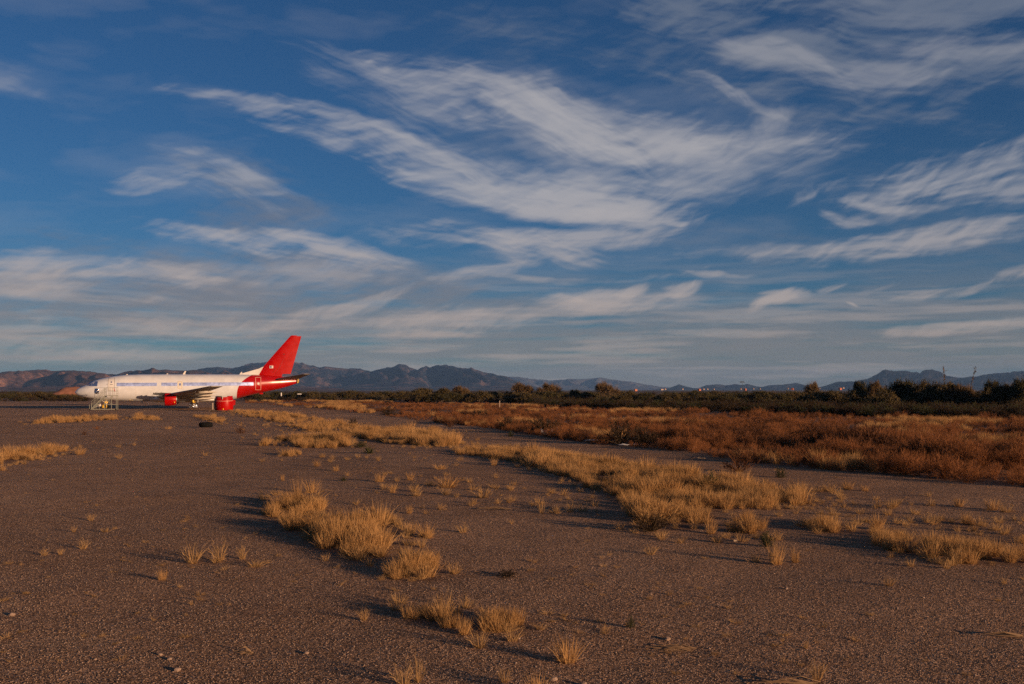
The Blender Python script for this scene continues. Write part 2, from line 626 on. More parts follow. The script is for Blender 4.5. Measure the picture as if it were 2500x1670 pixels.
M['pallet'] = simple('pallet', (0.13, 0.09, 0.06), 0.9, var=0.4, scale=9)
M['pallet_pale'] = simple('pallet_pale', (0.36, 0.27, 0.18), 0.8, var=0.2)
M['litter_white'] = simple('litter_white', (0.30, 0.31, 0.34), 0.5, var=0.15, bump=0.5, bscale=12)
M['post_white'] = simple('post_white', (0.55, 0.52, 0.48), 0.6, var=0.15)
M['flag_blue'] = simple('flag_blue', (0.04, 0.06, 0.18), 0.5, var=0.1)
M['house_wall'] = simple('house_wall', (0.38, 0.30, 0.24), 0.8, var=0.15, scale=0.3)
M['house_clay'] = simple('house_clay', (0.50, 0.14, 0.05), 0.7, var=0.15, scale=0.3)
M['roof_tile'] = simple('roof_tile', (0.34, 0.13, 0.07), 0.8, var=0.2, scale=0.4)
M['window_dark'] = simple('window_dark', (0.03, 0.035, 0.04), 0.2, var=0.2)
M['stone'] = simple('stone', (0.27, 0.19, 0.14), 0.85, var=0.45, scale=3.0)


def fuselage_material():
    m_, g, p = new_mat('livery')
    pos = g.node('ShaderNodeTexCoord', out=3)
    s = g.n.new('ShaderNodeSeparateXYZ')
    g.put(s.inputs[0], pos)
    zz = g.m('DIVIDE', g.m('SUBTRACT', s.outputs[2], 1.5), 3.6)
    bnd = g.m('MULTIPLY_ADD', g.m('POWER', g.m('MAXIMUM', zz, 0.0), 3.2), 2.3, 22.5)
    red = g.ramp(g.m('SUBTRACT', s.outputs[0], bnd), -0.012, 0.012, smooth=False)
    n1 = g.noise(pos, 1.1, 5, 0.6)
    n2 = g.noise(g.vm('MULTIPLY', pos, (0.25, 1, 1.3)), 2.4, 6, 0.7)
    wht = g.mix(g.ramp(n1, 0.35, 0.7), (0.49, 0.515, 0.55), (0.56, 0.585, 0.62))
    wht = g.mix(g.m('MULTIPLY', g.ramp(n2, 0.55, 0.8), 0.35), wht, (0.42, 0.38, 0.33))
    # overpainted titles: a slightly different white in blocky patches above the windows
    bx = g.m('MULTIPLY', g.ramp(s.outputs[2], 4.05, 4.10), g.ramp(s.outputs[2], 4.62, 4.55))
    seg = g.noise(g.vm('MULTIPLY', pos, (0.55, 0, 0.5)), 1.0, 1, 0.4)
    bx = g.m('MULTIPLY', g.m('MULTIPLY', bx, g.ramp(seg, 0.50, 0.53)), g.ramp(s.outputs[0], 7.2, 7.4))
    wht = g.mix(g.m('MULTIPLY', bx, 0.35), wht, (0.52, 0.51, 0.50))
    # skin lap joints
    fr = g.m('ABSOLUTE', g.m('SUBTRACT', g.m('FRACT', g.m('MULTIPLY', s.outputs[0], 0.42)), 0.5))
    fz = g.m('ABSOLUTE', g.m('SUBTRACT', g.m('FRACT', g.m('MULTIPLY_ADD', s.outputs[2], 0.80, 0.28)), 0.5))
    lap = g.m('MULTIPLY', g.m('MAXIMUM', g.ramp(fr, 0.020, 0.0), g.ramp(fz, 0.028, 0.0)), 0.30)
    n3 = g.noise(g.vm('MULTIPLY', pos, (3.0, 1, 0.35)), 1.6, 5, 0.7)
    wht = g.mix(g.m('MULTIPLY', g.ramp(n3, 0.52, 0.75), g.ramp(s.outputs[2], 3.4, 1.6, 0.05, 0.5)), wht, (0.36, 0.31, 0.25))
    wht = g.mix(lap, wht, (0.42, 0.38, 0.33))
    rd = g.mix(g.ramp(n1, 0.35, 0.7), (0.27, 0.0020, 0.0016), (0.34, 0.0028, 0.002))
    g.put(p.inputs['Base Color'], g.mix(red, wht, rd))
    g.put(p.inputs['Roughness'], g.m('MULTIPLY_ADD', n1, 0.10, 0.15))
    p.inputs['Specular IOR Level'].default_value = 0.15
    p.inputs['Coat Weight'].default_value = 0.8
    p.inputs['Coat Roughness'].default_value = 0.27
    return m_


M['livery'] = fuselage_material()


def ground_material():
    m_, g, p = new_mat('desert_ground')
    pos = g.node('ShaderNodeNewGeometry', out=0)
    lit_ = g.node('ShaderNodeAttribute', attribute_name='litter', out=2)
    far = g.node('ShaderNodeAttribute', attribute_name='far', out=2)
    big = g.noise(pos, 0.09, 4, 0.6)
    mid = g.noise(pos, 0.9, 5, 0.65)
    fine = g.noise(pos, 26.0, 4, 0.7)
    vor = g.n.new('ShaderNodeTexVoronoi')
    vor.inputs['Scale'].default_value = 58.0
    g.put(vor.inputs['Vector'], pos)
    vor2 = g.n.new('ShaderNodeTexVoronoi')
    vor2.inputs['Scale'].default_value = 19.0
    g.put(vor2.inputs['Vector'], pos)
    sp = g.n.new('ShaderNodeSeparateColor')
    g.put(sp.inputs[0], vor.outputs['Color'])
    base = g.mix(g.ramp(big, 0.35, 0.68), (0.290, 0.163, 0.084), (0.390, 0.230, 0.128))
    base = g.mix(g.m('MULTIPLY', g.ramp(mid, 0.42, 0.72), 0.5), base, (0.210, 0.112, 0.056))
    dust = g.m('MULTIPLY', g.ramp(g.noise(pos, 0.33, 5, 0.65), 0.52, 0.72), 0.45)
    base = g.mix(dust, base, (0.400, 0.250, 0.140))
    grain = g.m('MULTIPLY_ADD', g.m('POWER', sp.outputs[0], 3.0), 2.1, 0.36)
    base = g.mix(1.0, base, g.node('ShaderNodeCombineColor', {0: grain, 1: grain, 2: grain}), 'MULTIPLY')
    # a few pale chips
    base = g.mix(g.m('MULTIPLY', g.ramp(sp.outputs[1], 0.94, 0.98), 0.6), base, (0.48, 0.40, 0.34))
    soil = g.mix(g.ramp(g.noise(pos, 1.6, 5, 0.7), 0.35, 0.7), (0.115, 0.055, 0.030), (0.24, 0.135, 0.070))
    base = g.mix(lit_, base, soil)
    scrub = g.mix(g.ramp(g.noise(pos, 0.02, 5, 0.7), 0.35, 0.65), (0.050, 0.038, 0.024), (0.16, 0.095, 0.055))
    base = g.mix(far, base, scrub)
    g.put(p.inputs['Base Color'], base)
    p.inputs['Roughness'].default_value = 0.92
    p.inputs['Specular IOR Level'].default_value = 0.2
    hgt = g.m('ADD', g.m('MULTIPLY', g.m('SUBTRACT', 1.0, vor.outputs['Distance']), 0.75),
              g.m('ADD', g.m('MULTIPLY', g.m('SUBTRACT', 1.0, vor2.outputs['Distance']), 0.6), g.m('MULTIPLY', fine, 0.6)))
    clod = g.noise(pos, 6.5, 5, 0.7)
    b = g.node('ShaderNodeBump', {'Height': hgt, 'Strength': 0.95, 'Distance': 0.020})
    b = g.node('ShaderNodeBump', {'Height': clod, 'Strength': 0.7, 'Distance': 0.05, 'Normal': b})
    b2 = g.node('ShaderNodeBump', {'Height': mid, 'Strength': 0.5, 'Distance': 0.12, 'Normal': b})
    g.put(p.inputs['Normal'], b2)
    return m_


def mountain_material(name, lo, hi, snow=None):
    m_, g, p = new_mat(name)
    pos = g.node('ShaderNodeNewGeometry', out=0)
    n1 = g.noise(pos, 0.006, 6, 0.65)
    n2 = g.noise(pos, 0.03, 5, 0.7)
    col = g.mix(g.ramp(g.m('ADD', g.m('MULTIPLY', n1, 0.65), g.m('MULTIPLY', n2, 0.35)), 0.46, 0.66), lo, hi)  # shading put into the colour: pale patches as sunlit cliffs, dark ones as shade
    if snow:
        s = g.n.new('ShaderNodeSeparateXYZ')
        g.put(s.inputs[0], pos)
        k = g.m('MULTIPLY', g.ramp(s.outputs[2], snow[0], snow[1]), g.ramp(n2, 0.42, 0.6))
        k = g.m('MULTIPLY', k, g.ramp(s.outputs[0], snow[2], snow[2] + 500, 1.0, 0.25))
        col = g.mix(g.m('MULTIPLY', k, 0.42), col, (0.60, 0.60, 0.62))
    g.put(p.inputs['Base Color'], col)
    p.inputs['Roughness'].default_value = 1.0
    p.inputs['Specular IOR Level'].default_value = 0.1
    b = g.node('ShaderNodeBump', {'Height': n2, 'Strength': 0.7, 'Distance': 14.0})
    g.put(p.inputs['Normal'], b)
    return m_


# ---------------------------------------------------------------- where the dry grass grows (photo outlines laid on the ground)
def poly(pts):
    return np.array([gx(x, y) for x, y in pts])


def inside(P, x, y):
    x = np.asarray(x)
    y = np.asarray(y)
    r = np.zeros(x.shape, bool)
    n = len(P)
    for i in range(n):
        x0, y0 = P[i]
        x1, y1 = P[(i + 1) % n]
        c = ((y0 > y) != (y1 > y)) & (x < (x1 - x0) * (y - y0) / (y1 - y0 + 1e-12) + x0)
        r ^= c
    return r


FIELD = poly([(600, 984), (700, 992), (930, 1014), (1010, 1026), (1120, 1037), (1190, 1047), (1300, 1062), (1450, 1083), (1560, 1092),
              (1700, 1105), (1840, 1132), (2000, 1147), (2250, 1167), (2500, 1188), (2720, 1206), (2720, 1026), (2300, 1020), (1900, 1011),
              (1500, 999), (1200, 987), (1000, 982), (800, 979), (600, 978)])
GRASS = {
    'foreground': poly([(650, 1245), (690, 1228), (730, 1222), (800, 1240), (835, 1262), (900, 1268), (955, 1302), (978, 1338), (950, 1352), (880, 1366),
                   (820, 1352), (752, 1332), (740, 1300), (690, 1285), (660, 1268)]),
    'arm': poly([(868, 1222), (905, 1238), (960, 1262), (1020, 1288), (1060, 1300), (1050, 1316), (985, 1300), (930, 1270), (880, 1252)]),
    'clump': poly([(968, 1372), (1010, 1368), (1060, 1385), (1080, 1402), (1040, 1414), (990, 1408)]),
    'near_a': poly([(985, 1470), (1050, 1475), (1110, 1500), (1180, 1520), (1150, 1545), (1080, 1530), (1000, 1500)]),
    'near_b': poly([(1170, 1515), (1230, 1500), (1290, 1515), (1280, 1535), (1200, 1542)]),
    'edge_left': poly([(-60, 1118), (20, 1112), (80, 1104), (140, 1096), (165, 1088), (168, 1096), (120, 1118), (40, 1130), (-60, 1140)]),
    'strip_left': poly([(82, 1031), (140, 1024), (220, 1020), (285, 1020), (290, 1025), (200, 1030), (100, 1034)]),
    'strip_mid': poly([(315, 1022), (345, 1016), (380, 1020), (385, 1026), (330, 1026)]),
    'behind_engine': poly([(475, 1016), (520, 1016), (548, 1026), (535, 1034), (500, 1026)]),
    'by_pallet': poly([(555, 1002), (640, 1006), (700, 1012), (820, 1030), (860, 1042), (800, 1046), (700, 1034), (600, 1016)]),
    'gold_a': poly([(712, 1076), (770, 1072), (840, 1076), (855, 1086), (830, 1094), (740, 1094), (705, 1088)]),
    'gold_b': poly([(848, 1060), (960, 1056), (1060, 1064), (1120, 1074), (1128, 1086), (1060, 1090), (980, 1086), (900, 1078)]),
    'gold_c': poly([(640, 1080), (700, 1076), (712, 1082), (680, 1090), (645, 1090)]),
    'gold_d': poly([(690, 1104), (730, 1104), (728, 1112), (690, 1112)]),
    'back_gold': poly([(700, 1040), (840, 1040), (1000, 1050), (1080, 1052), (1060, 1060), (900, 1058), (760, 1056)]),
    'diagonal': poly([(1115, 1110), (1200, 1098), (1290, 1104), (1400, 1120), (1560, 1146), (1700, 1164), (1800, 1178), (1930, 1206), (1990, 1222), (1960, 1236),
                   (1860, 1240), (1760, 1240), (1730, 1270), (1700, 1290), (1620, 1290), (1570, 1272), (1500, 1220), (1420, 1180), (1320, 1146), (1200, 1120)]),
    'diag_tail': poly([(1760, 1270), (1830, 1262), (1860, 1284), (1830, 1300), (1780, 1296)]),
    'east_a': poly([(1962, 1272), (2010, 1268), (2062, 1276), (2050, 1296), (1985, 1296)]),
    'east_b': poly([(2100, 1290), (2160, 1284), (2240, 1296), (2340, 1320), (2440, 1342), (2540, 1352), (2540, 1376), (2380, 1372), (2260, 1362), (2160, 1336)]),
    'east_c': poly([(2280, 1262), (2360, 1262), (2420, 1286), (2380, 1296), (2300, 1282)]),
    'east_d': poly([(2440, 1300), (2540, 1306), (2540, 1326), (2460, 1316)]),
}


def litter_at(x, y):
    v = np.zeros(np.shape(x))
    n = fbm(np.asarray(x) / 2.2, np.asarray(y) / 2.2, 41, 4)
    v[inside(FIELD, x, y)] = 1.0
    for k, P in GRASS.items():
        v[inside(P, x, y)] = 0.75
    return np.clip(v * (0.35 + 1.1 * n), 0, 1)


# ---------------------------------------------------------------- the land
def axis(lo, hi, step, a, b, grow):
    c = list(np.arange(a, b + 1e-6, step))
    d = step
    v = c[-1]
    while v < hi:
        d *= grow
        v += d
        c.append(min(v, hi))
    d = step
    v = c[0]
    pre = []
    while v > lo:
        d *= grow
        v -= d
        pre.append(max(v, lo))
    return np.array(pre[::-1] + c)


def build_ground():
    xs = axis(-12500, 12500, 0.32, -22, 22, 1.075)
    ys = axis(-400, 16500, 0.32, 4, 48, 1.06)
    X, Y = np.meshgrid(xs, ys)
    Z = gz(X, Y)
    n, k = len(ys), len(xs)
    V = np.stack([X.ravel(), Y.ravel(), Z.ravel()], 1)
    i = np.arange((n - 1) * k).reshape(n - 1, k)[:, :-1].ravel()
    q = np.stack([i, i + 1, i + k + 1, i + k], 1)
    me = mesh_np('ground', V, q, smooth=True)
    a = me.attributes.new('litter', 'FLOAT', 'POINT')
    a.data.foreach_set('value', litter_at(V[:, 0], V[:, 1]).astype(np.float32))
    d = np.hypot(V[:, 0], V[:, 1])
    b = me.attributes.new('far', 'FLOAT', 'POINT')
    b.data.foreach_set('value', np.clip((d - 230) / 120, 0, 1).astype(np.float32))
    o = link('ground', me, ground_material())
    tag(o, 'brown gravel desert ground around the parked aircraft', kind='structure')


build_ground()


def mountain(name, label, prof, Yd, depth, mat, seed, rug=0.16, step=5.0):
    """a range: the crest follows the skyline, spurs and gullies run down towards the viewer and behind"""
    prof = sorted(prof)
    px = np.arange(prof[0][0], prof[-1][0] + step, step)
    top = np.interp(px, [p[0] for p in prof], [p[1] for p in prof])
    jag = (fbm(px / 9.0, px * 0 + seed, seed, 4, 0.6) - 0.5)
    Hh = np.maximum((HORY - top) / FPX * Yd + EYE, 0)
    Hh = np.maximum(Hh * (1 + 0.10 * jag), 0.0)
    ts = np.concatenate([np.linspace(-1, -0.02, 46), [0.0], np.linspace(0.06, 0.8, 8)])
    rows = []
    Xc = (px - CX) / FPX * Yd
    for t in ts:
        y = Yd + t * depth
        env = (1 - abs(t)) ** 1.25 if t < 0 else (1 - t) ** 1.1
        warp = (fbm(Xc / (depth * 0.5), Xc * 0 + t * 1.6, seed + 5, 3) - 0.5) * depth * 0.55
        rid = 1 - np.abs(2 * fbm((Xc + warp) / (depth * 0.17), Xc * 0 + t * 0.75, seed + 9, 4, 0.55) - 1)
        rid2 = 1 - np.abs(2 * fbm((Xc + warp * .5) / (depth * 0.06), Xc * 0 + t * 2.6, seed + 29, 3, 0.55) - 1)
        amp = min(1.0, 5 * abs(t)) * min(1.0, 2.2 * (1 - abs(t))) if t < 0 else 0.3 * abs(t)
        z = Hh * env * (1 + amp * ((rid - 0.82) * 1.7 + (rid2 - 0.75) * 0.7) * rug / 0.16 * 1.1)
        z = np.minimum(z, Hh * (1.0 - (0.55 if t < 0 else 0.8) * abs(t)))
        rows.append(np.stack([Xc * y / Yd, np.full_like(Xc, y), z - 1.0 * abs(t)], 1))
    V = np.concatenate(rows)
    k = len(px)
    n = len(ts)
    i = np.arange((n - 1) * k).reshape(n - 1, k)[:, :-1].ravel()
    q = np.stack([i, i + 1, i + k + 1, i + k], 1)
    o = link(name, mesh_np(name, V, q, smooth=True), mat)
    tag(o, label, kind='structure')
    return o


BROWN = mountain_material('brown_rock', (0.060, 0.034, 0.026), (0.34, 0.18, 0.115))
BLUE = mountain_material('haze_blue_rock', (0.010, 0.016, 0.030), (0.165, 0.105, 0.085), snow=(205, 262, -2250))  # blue of haze and shade is mixed into the dark rock tone
PALE = mountain_material('pale_rock', (0.07, 0.07, 0.075), (0.17, 0.14, 0.12))
DARK = mountain_material('dark_rock', (0.010, 0.011, 0.014), (0.028, 0.022, 0.020))
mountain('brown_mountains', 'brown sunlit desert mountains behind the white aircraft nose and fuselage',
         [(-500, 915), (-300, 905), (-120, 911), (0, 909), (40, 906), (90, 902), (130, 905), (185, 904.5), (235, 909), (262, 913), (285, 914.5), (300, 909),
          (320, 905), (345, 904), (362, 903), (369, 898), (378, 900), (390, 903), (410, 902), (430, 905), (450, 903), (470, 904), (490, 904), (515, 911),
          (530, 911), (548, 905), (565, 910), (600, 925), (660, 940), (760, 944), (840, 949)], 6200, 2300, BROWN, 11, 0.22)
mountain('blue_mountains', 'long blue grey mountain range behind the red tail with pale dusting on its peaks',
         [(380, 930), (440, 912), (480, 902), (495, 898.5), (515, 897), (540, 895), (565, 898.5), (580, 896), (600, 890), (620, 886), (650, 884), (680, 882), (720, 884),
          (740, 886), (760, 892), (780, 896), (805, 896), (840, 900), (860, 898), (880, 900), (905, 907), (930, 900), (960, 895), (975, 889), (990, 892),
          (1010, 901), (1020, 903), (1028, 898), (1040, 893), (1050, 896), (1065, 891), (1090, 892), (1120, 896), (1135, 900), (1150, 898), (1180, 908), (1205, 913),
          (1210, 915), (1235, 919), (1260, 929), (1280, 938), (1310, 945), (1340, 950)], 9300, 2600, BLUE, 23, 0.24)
mountain('pale_mountains', 'pale hazy mountain range far behind the scrub at mid horizon',
         [(1130, 925), (1200, 917), (1240, 919.5), (1270, 921), (1310, 926), (1350, 929), (1390, 925), (1420, 926), (1450, 923), (1465, 921.5), (1500, 927), (1540, 932),
          (1580, 939), (1620, 945), (1700, 949)], 14500, 1800, PALE, 31, 0.14)
mountain('low_hills', 'row of low dark hills on the horizon beyond the distant houses',
         [(1600, 951), (1633, 948), (1650, 941), (1658, 938), (1672, 943), (1690, 947), (1705, 948), (1725, 940), (1755, 938), (1770, 941), (1795, 938), (1810, 940),
          (1825, 937), (1845, 943), (1860, 945), (1880, 940), (1910, 939), (1935, 936), (1945, 935), (1960, 939), (2000, 947), (2025, 950)], 10500, 700, DARK, 43, 0.16, 3.0)
mountain('jagged_mountains', 'dark jagged mountain with two blocky summits on the right horizon',
         [(1985, 949), (2010, 943), (2045, 932), (2085, 931), (2115, 926), (2140, 915), (2155, 904), (2163, 901), (2172, 903), (2180, 905), (2190, 904.5), (2205, 905), (2215, 904.5),
          (2225, 909), (2237, 907), (2246, 912), (2252, 906), (2265, 902), (2276, 900.5), (2284, 906), (2298, 908), (2308, 916), (2330, 921), (2350, 922), (2380, 919),
          (2420, 912), (2450, 911), (2470, 908), (2500, 906), (2600, 904), (2800, 918), (3000, 930)], 9000, 1300, DARK, 57, 0.16, 3.0)


def air():
    mb = MB().box(-13500, 13500, -500, 17500, -2.0, 330)
    m_ = bpy.data.materials.new('air')
    m_.use_nodes = True
    g = G(m_.node_tree)
    g.n.clear()
    v = g.n.new('ShaderNodeVolumePrincipled')
    v.inputs['Color'].default_value = (0.26, 0.52, 1.0, 1)
    v.inputs['Density'].default_value = 4.0e-5
    v.inputs['Anisotropy'].default_value = 0.0
    o = g.n.new('ShaderNodeOutputMaterial')
    g.put(o.inputs['Volume'], v.outputs[0])
    ob = mb.build('haze', m_)
    tag(ob, 'thin evening haze over the plain', kind='stuff')


air()


def dirt_mound():
    Yc = 345.0
    xs = np.linspace(at(112, Yc), at(245, Yc), 40)
    ys = np.linspace(Yc - 8, Yc + 8, 14)
    X, Y = np.meshgrid(xs, ys)
    prof = np.interp(xs, [at(p, Yc) for p in (112, 128, 150, 165, 185, 200, 222, 245)], [0, 1.2, 3.2, 4.1, 4.2, 3.6, 1.8, 0])
    Z = prof[None, :] * (1 - ((Y - Yc) / 8) ** 2) ** 0.8 + (fbm(X / 1.2, Y / 1.2, 5) - 0.5) * 0.5 - 0.25
    k = len(xs)
    i = np.arange((len(ys) - 1) * k).reshape(len(ys) - 1, k)[:, :-1].ravel()
    q = np.stack([i, i + 1, i + k + 1, i + k], 1)
    o = link('dirt_mound', mesh_np('dirt_mound', np.stack([X.ravel(), Y.ravel(), Z.ravel()], 1), q, smooth=True),
             simple('red_dirt', (0.27, 0.115, 0.065), 0.95, var=0.3, scale=0.4, bump=0.5, bscale=0.8))
    tag(o, 'reddish brown heap of dirt behind the bushes by the aircraft nose', 'mound')


dirt_mound()

# ---------------------------------------------------------------- plant building blocks


def strips(P, D, L, W, droop, rng):
    """thin tapering stems: 5 points each"""
    n = len(P)
    D = D / np.linalg.norm(D, axis=1, keepdims=True)
    side = np.cross(D, rng.normal(size=(n, 3)))
    side /= np.linalg.norm(side, axis=1, keepdims=True) + 1e-9
    L = L[:, None]
    W = W[:, None]
    mid = P + D * L * 0.55
    tip = P + D * L
    hor = D.copy()
    hor[:, 2] = 0
    tip = tip + hor * (droop[:, None] * L * 0.6)
    tip[:, 2] -= droop * L[:, 0] * 0.45
    V = np.stack([P - side * W * .5, P + side * W * .5, mid + side * W * .42, mid - side * W * .42, tip], 1).reshape(-1, 3)
    b = np.arange(n)[:, None] * 5
    q = b + np.array([[0, 1, 2, 3]])
    t = b + np.array([[3, 2, 4]])
    tint = np.repeat(rng.random(n), 5)
    return V, q, t, tint


def join(parts):
    V, Q, T, I = [], [], [], []
    b = 0
    for v, q, t, i in parts:
        V.append(v)
        if q is not None:
            Q.append(q + b)
        if t is not None:
            T.append(t + b)
        I.append(i)
        b += len(v)
    return np.concatenate(V), np.concatenate(Q) if Q else None, np.concatenate(T) if T else None, np.concatenate(I)


def tuft_mesh(name, n, h, r0, spread, width, seed, droop=0.25, kink=0.0):
    """a clump of dry grass of height about h"""
    rng = np.random.default_rng(seed)
    a = rng.random(n) * 2 * math.pi
    r = np.sqrt(rng.random(n)) * r0
    P = np.stack([np.cos(a) * r, np.sin(a) * r, np.full(n, -0.01)], 1)
    lean = spread * (r / r0) * (0.55 + 0.9 * rng.random(n)) + rng.normal(0, 0.10, n)
    a2 = a + rng.normal(0, 0.5, n)
    D = np.stack([np.cos(a2) * np.sin(lean), np.sin(a2) * np.sin(lean), np.cos(lean)], 1)
    L = h * (0.55 + 0.5 * rng.random(n))
    W = width * (0.6 + 0.8 * rng.random(n))
    parts = [strips(P, D, L, W, np.abs(rng.normal(0, droop, n)), rng)]
    # short broken blades at the foot, and seed heads
    m_ = n // 2
    a = rng.random(m_) * 2 * math.pi
    P2 = np.stack([np.cos(a) * r0 * .9, np.sin(a) * r0 * .9, np.full(m_, 0.0)], 1) * np.sqrt(rng.random((m_, 1)))
    D2 = np.stack([np.cos(a), np.sin(a), 0.25 + 0.9 * rng.random(m_)], 1)
    parts.append(strips(P2, D2, h * (0.15 + 0.3 * rng.random(m_)), np.full(m_, width), np.full(m_, 0.2), rng))
    if kink:
        k = int(n * kink)
        idx = rng.integers(0, n, k)
        base = P[idx] + D[idx] * L[idx, None] * (0.45 + 0.4 * rng.random((k, 1)))
        D3 = D[idx] + rng.normal(0, 0.55, (k, 3))
        parts.append(strips(base, D3, L[idx] * 0.35, np.full(k, width * .7), np.full(k, 0.1), rng))
    V, Q, T, I = join(parts)
    return mesh_np(name, V, Q, T, I)


def weed_mesh(name, stems, twigs, h, r, seed, width=0.012, leaf=0.0, flat=0.75):
    """a bushy weed: stems from one foot that fork into many fine twigs"""
    rng = np.random.default_rng(seed)
    n = stems
    a = rng.random(n) * 2 * math.pi
    el = np.arccos(np.clip(rng.random(n) ** 0.8, 0.05, 1.0)) * flat * 1.25
    D = np.stack([np.cos(a) * np.sin(el), np.sin(a) * np.sin(el), np.cos(el)], 1)
    P = rng.normal(0, 0.05 * r, (n, 3))
    P[:, 2] = -0.02
    tgt = D * np.array([r, r, h]) * (0.75 + 0.3 * rng.random((n, 1)))
    L = np.linalg.norm(tgt, axis=1)
    Dn = tgt / L[:, None]
    parts = [strips(P, Dn, L, np.full(n, width * 1.7), np.zeros(n), rng)]
    k = n * twigs
    idx = np.repeat(np.arange(n), twigs)
    t = 0.25 + 0.75 * rng.random((k, 1)) ** 0.7
    B = P[idx] + Dn[idx] * L[idx, None] * t
    D2 = Dn[idx] * 0.9 + rng.normal(0, 0.6, (k, 3)) + np.array([0, 0, 0.25])
    L2 = L[idx] * (0.14 + 0.22 * rng.random(k))
    parts.append(strips(B, D2, L2, np.full(k, width), np.zeros(k), rng))
    if leaf:
        m_ = int(k * leaf)
        id2 = rng.integers(0, k, m_)
        D2n = D2 / np.linalg.norm(D2, axis=1, keepdims=True)
        B2 = B[id2] + D2n[id2] * L2[id2, None] * (0.3 + 0.7 * rng.random((m_, 1)))
        parts.append(strips(B2, rng.normal(0, 1, (m_, 3)), h * (0.03 + 0.035 * rng.random(m_)), np.full(m_, h * 0.03), np.zeros(m_), rng))
    V, Q, T, I = join(parts)
    V[:, 2] = np.maximum(V[:, 2], -0.03)
    return mesh_np(name, V, Q, T, I)


LIB = bpy.data.collections.new('plant_sources')       # sources for the scattered masses, never linked to the scene


def source(name, me, mat):
    c = bpy.data.collections.new(name)
    o = bpy.data.objects.new(name, me)
    if len(me.materials) == 0:
        me.materials.append(mat)
    c.objects.link(o)
    return o


def scatter(name, label, sources, pts, scl, rz, tilt=0.08, rng=RNG, cat=None, squash=None):
    """ONE mass of uncountable plants: instances of a few source meshes on given ground points"""
    n = len(pts)
    col = bpy.data.collections.new(name + '_sources')
    for o in sources:
        col.objects.link(o)
    me = bpy.data.meshes.new(name)
    me.vertices.add(n)
    me.vertices.foreach_set('co', np.asarray(pts, np.float32).ravel())
    scl = np.asarray(scl, np.float32)
    if scl.ndim == 1:
        scl = np.stack([scl, scl, scl * rng.uniform(0.75, 1.2, n)], 1).astype(np.float32)
    rot = np.stack([rng.normal(0, tilt, n), rng.normal(0, tilt, n), rz], 1).astype(np.float32)
    a = me.attributes.new('siz', 'FLOAT_VECTOR', 'POINT')
    a.data.foreach_set('vector', scl.ravel())
    a = me.attributes.new('rot', 'FLOAT_VECTOR', 'POINT')
    a.data.foreach_set('vector', rot.ravel())
    a = me.attributes.new('idx', 'INT', 'POINT')
    a.data.foreach_set('value', rng.integers(0, len(sources), n).astype(np.int32))
    o = link(name, me)
    tree = bpy.data.node_groups.new(name, 'GeometryNodeTree')
    tree.interface.new_socket('Geometry', in_out='INPUT', socket_type='NodeSocketGeometry')
    tree.interface.new_socket('Geometry', in_out='OUTPUT', socket_type='NodeSocketGeometry')
    g = G(tree)
    gi = g.n.new('NodeGroupInput')
    go = g.n.new('NodeGroupOutput')
    ci = g.n.new('GeometryNodeCollectionInfo')
    ci.inputs['Collection'].default_value = col
    ci.inputs['Separate Children'].default_value = True
    ci.inputs['Reset Children'].default_value = True
    ip = g.n.new('GeometryNodeInstanceOnPoints')
    g.put(ip.inputs['Points'], gi.outputs[0])
    g.put(ip.inputs['Instance'], ci.outputs[0])
    ip.inputs['Pick Instance'].default_value = True

    def attr(nm, t):
        x = g.n.new('GeometryNodeInputNamedAttribute')
        x.data_type = t
        x.inputs[0].default_value = nm
        return x.outputs[0]
    g.put(ip.inputs['Instance Index'], attr('idx', 'INT'))
    g.put(ip.inputs['Rotation'], attr('rot', 'FLOAT_VECTOR'))
    g.put(ip.inputs['Scale'], attr('siz', 'FLOAT_VECTOR'))
    g.put(go.inputs[0], ip.outputs[0])
    md = o.modifiers.new('scatter', 'NODES')
    md.node_group = tree
    tag(o, label, kind='stuff')
    return o


def sample_poly(P, dens, seed, thr=0.0, nscale=1.2):
    """ground points inside an outline, thinned by noise into clumps; dens per square metre"""
    rng = np.random.default_rng(seed)
    lo, hi = P.min(0), P.max(0)
    n = int((hi[0] - lo[0]) * (hi[1] - lo[1]) * dens)
    x = rng.uniform(lo[0], hi[0], n)
    y = rng.uniform(lo[1], hi[1], n)
    wx = (fbm(x / 0.8, y / 0.8, seed + 1, 2) - 0.5) * 0.5
    k = inside(P, x + wx, y + wx)
    if thr:
        k &= fbm(x / nscale, y / nscale, seed + 2, 3) > thr
    x, y = x[k], y[k]
    return np.stack([x, y, gz(x, y)], 1)


# tuft meshes of unit height (1 m) that get scaled
TUFT = [source(f'grass_{i}', tuft_mesh(f'dry_grass_blades_{i}', 100, 1.0, 0.24, 0.48, 0.014, 100 + i, 0.16), M['straw']) for i in range(5)]
THIN = [source(f'grass_thin_{i}', tuft_mesh(f'thin_grass_blades_{i}', 62, 1.0, 0.26, 0.8, 0.020, 130 + i, 0.3, 0.6), M['straw_grey']) for i in range(4)]
RUST = [source(f'weed_{i}', weed_mesh(f'rust_weed_stems_{i}', 40, 16, 1.0, 0.75, 160 + i, 0.0085), M['rust']) for i in range(5)]
RUSTB = [source(f'weed_dark_{i}', weed_mesh(f'rust_bush_twigs_{i}', 34, 14, 1.0, 0.85, 180 + i, 0.016, 0.5), M['rust_bush']) for i in range(3)]
DARKB = [source(f'scrub_dark_{i}', weed_mesh(f'dark_scrub_twigs_{i}', 40, 14, 1.0, 0.95, 190 + i, 0.02, 1.6), M['dark_bush']) for i in range(3)]
GREENB = [source(f'scrub_green_{i}', weed_mesh(f'green_scrub_twigs_{i}', 40, 14, 1.0, 0.95, 195 + i, 0.02, 2.2), M['green_bush']) for i in range(3)]

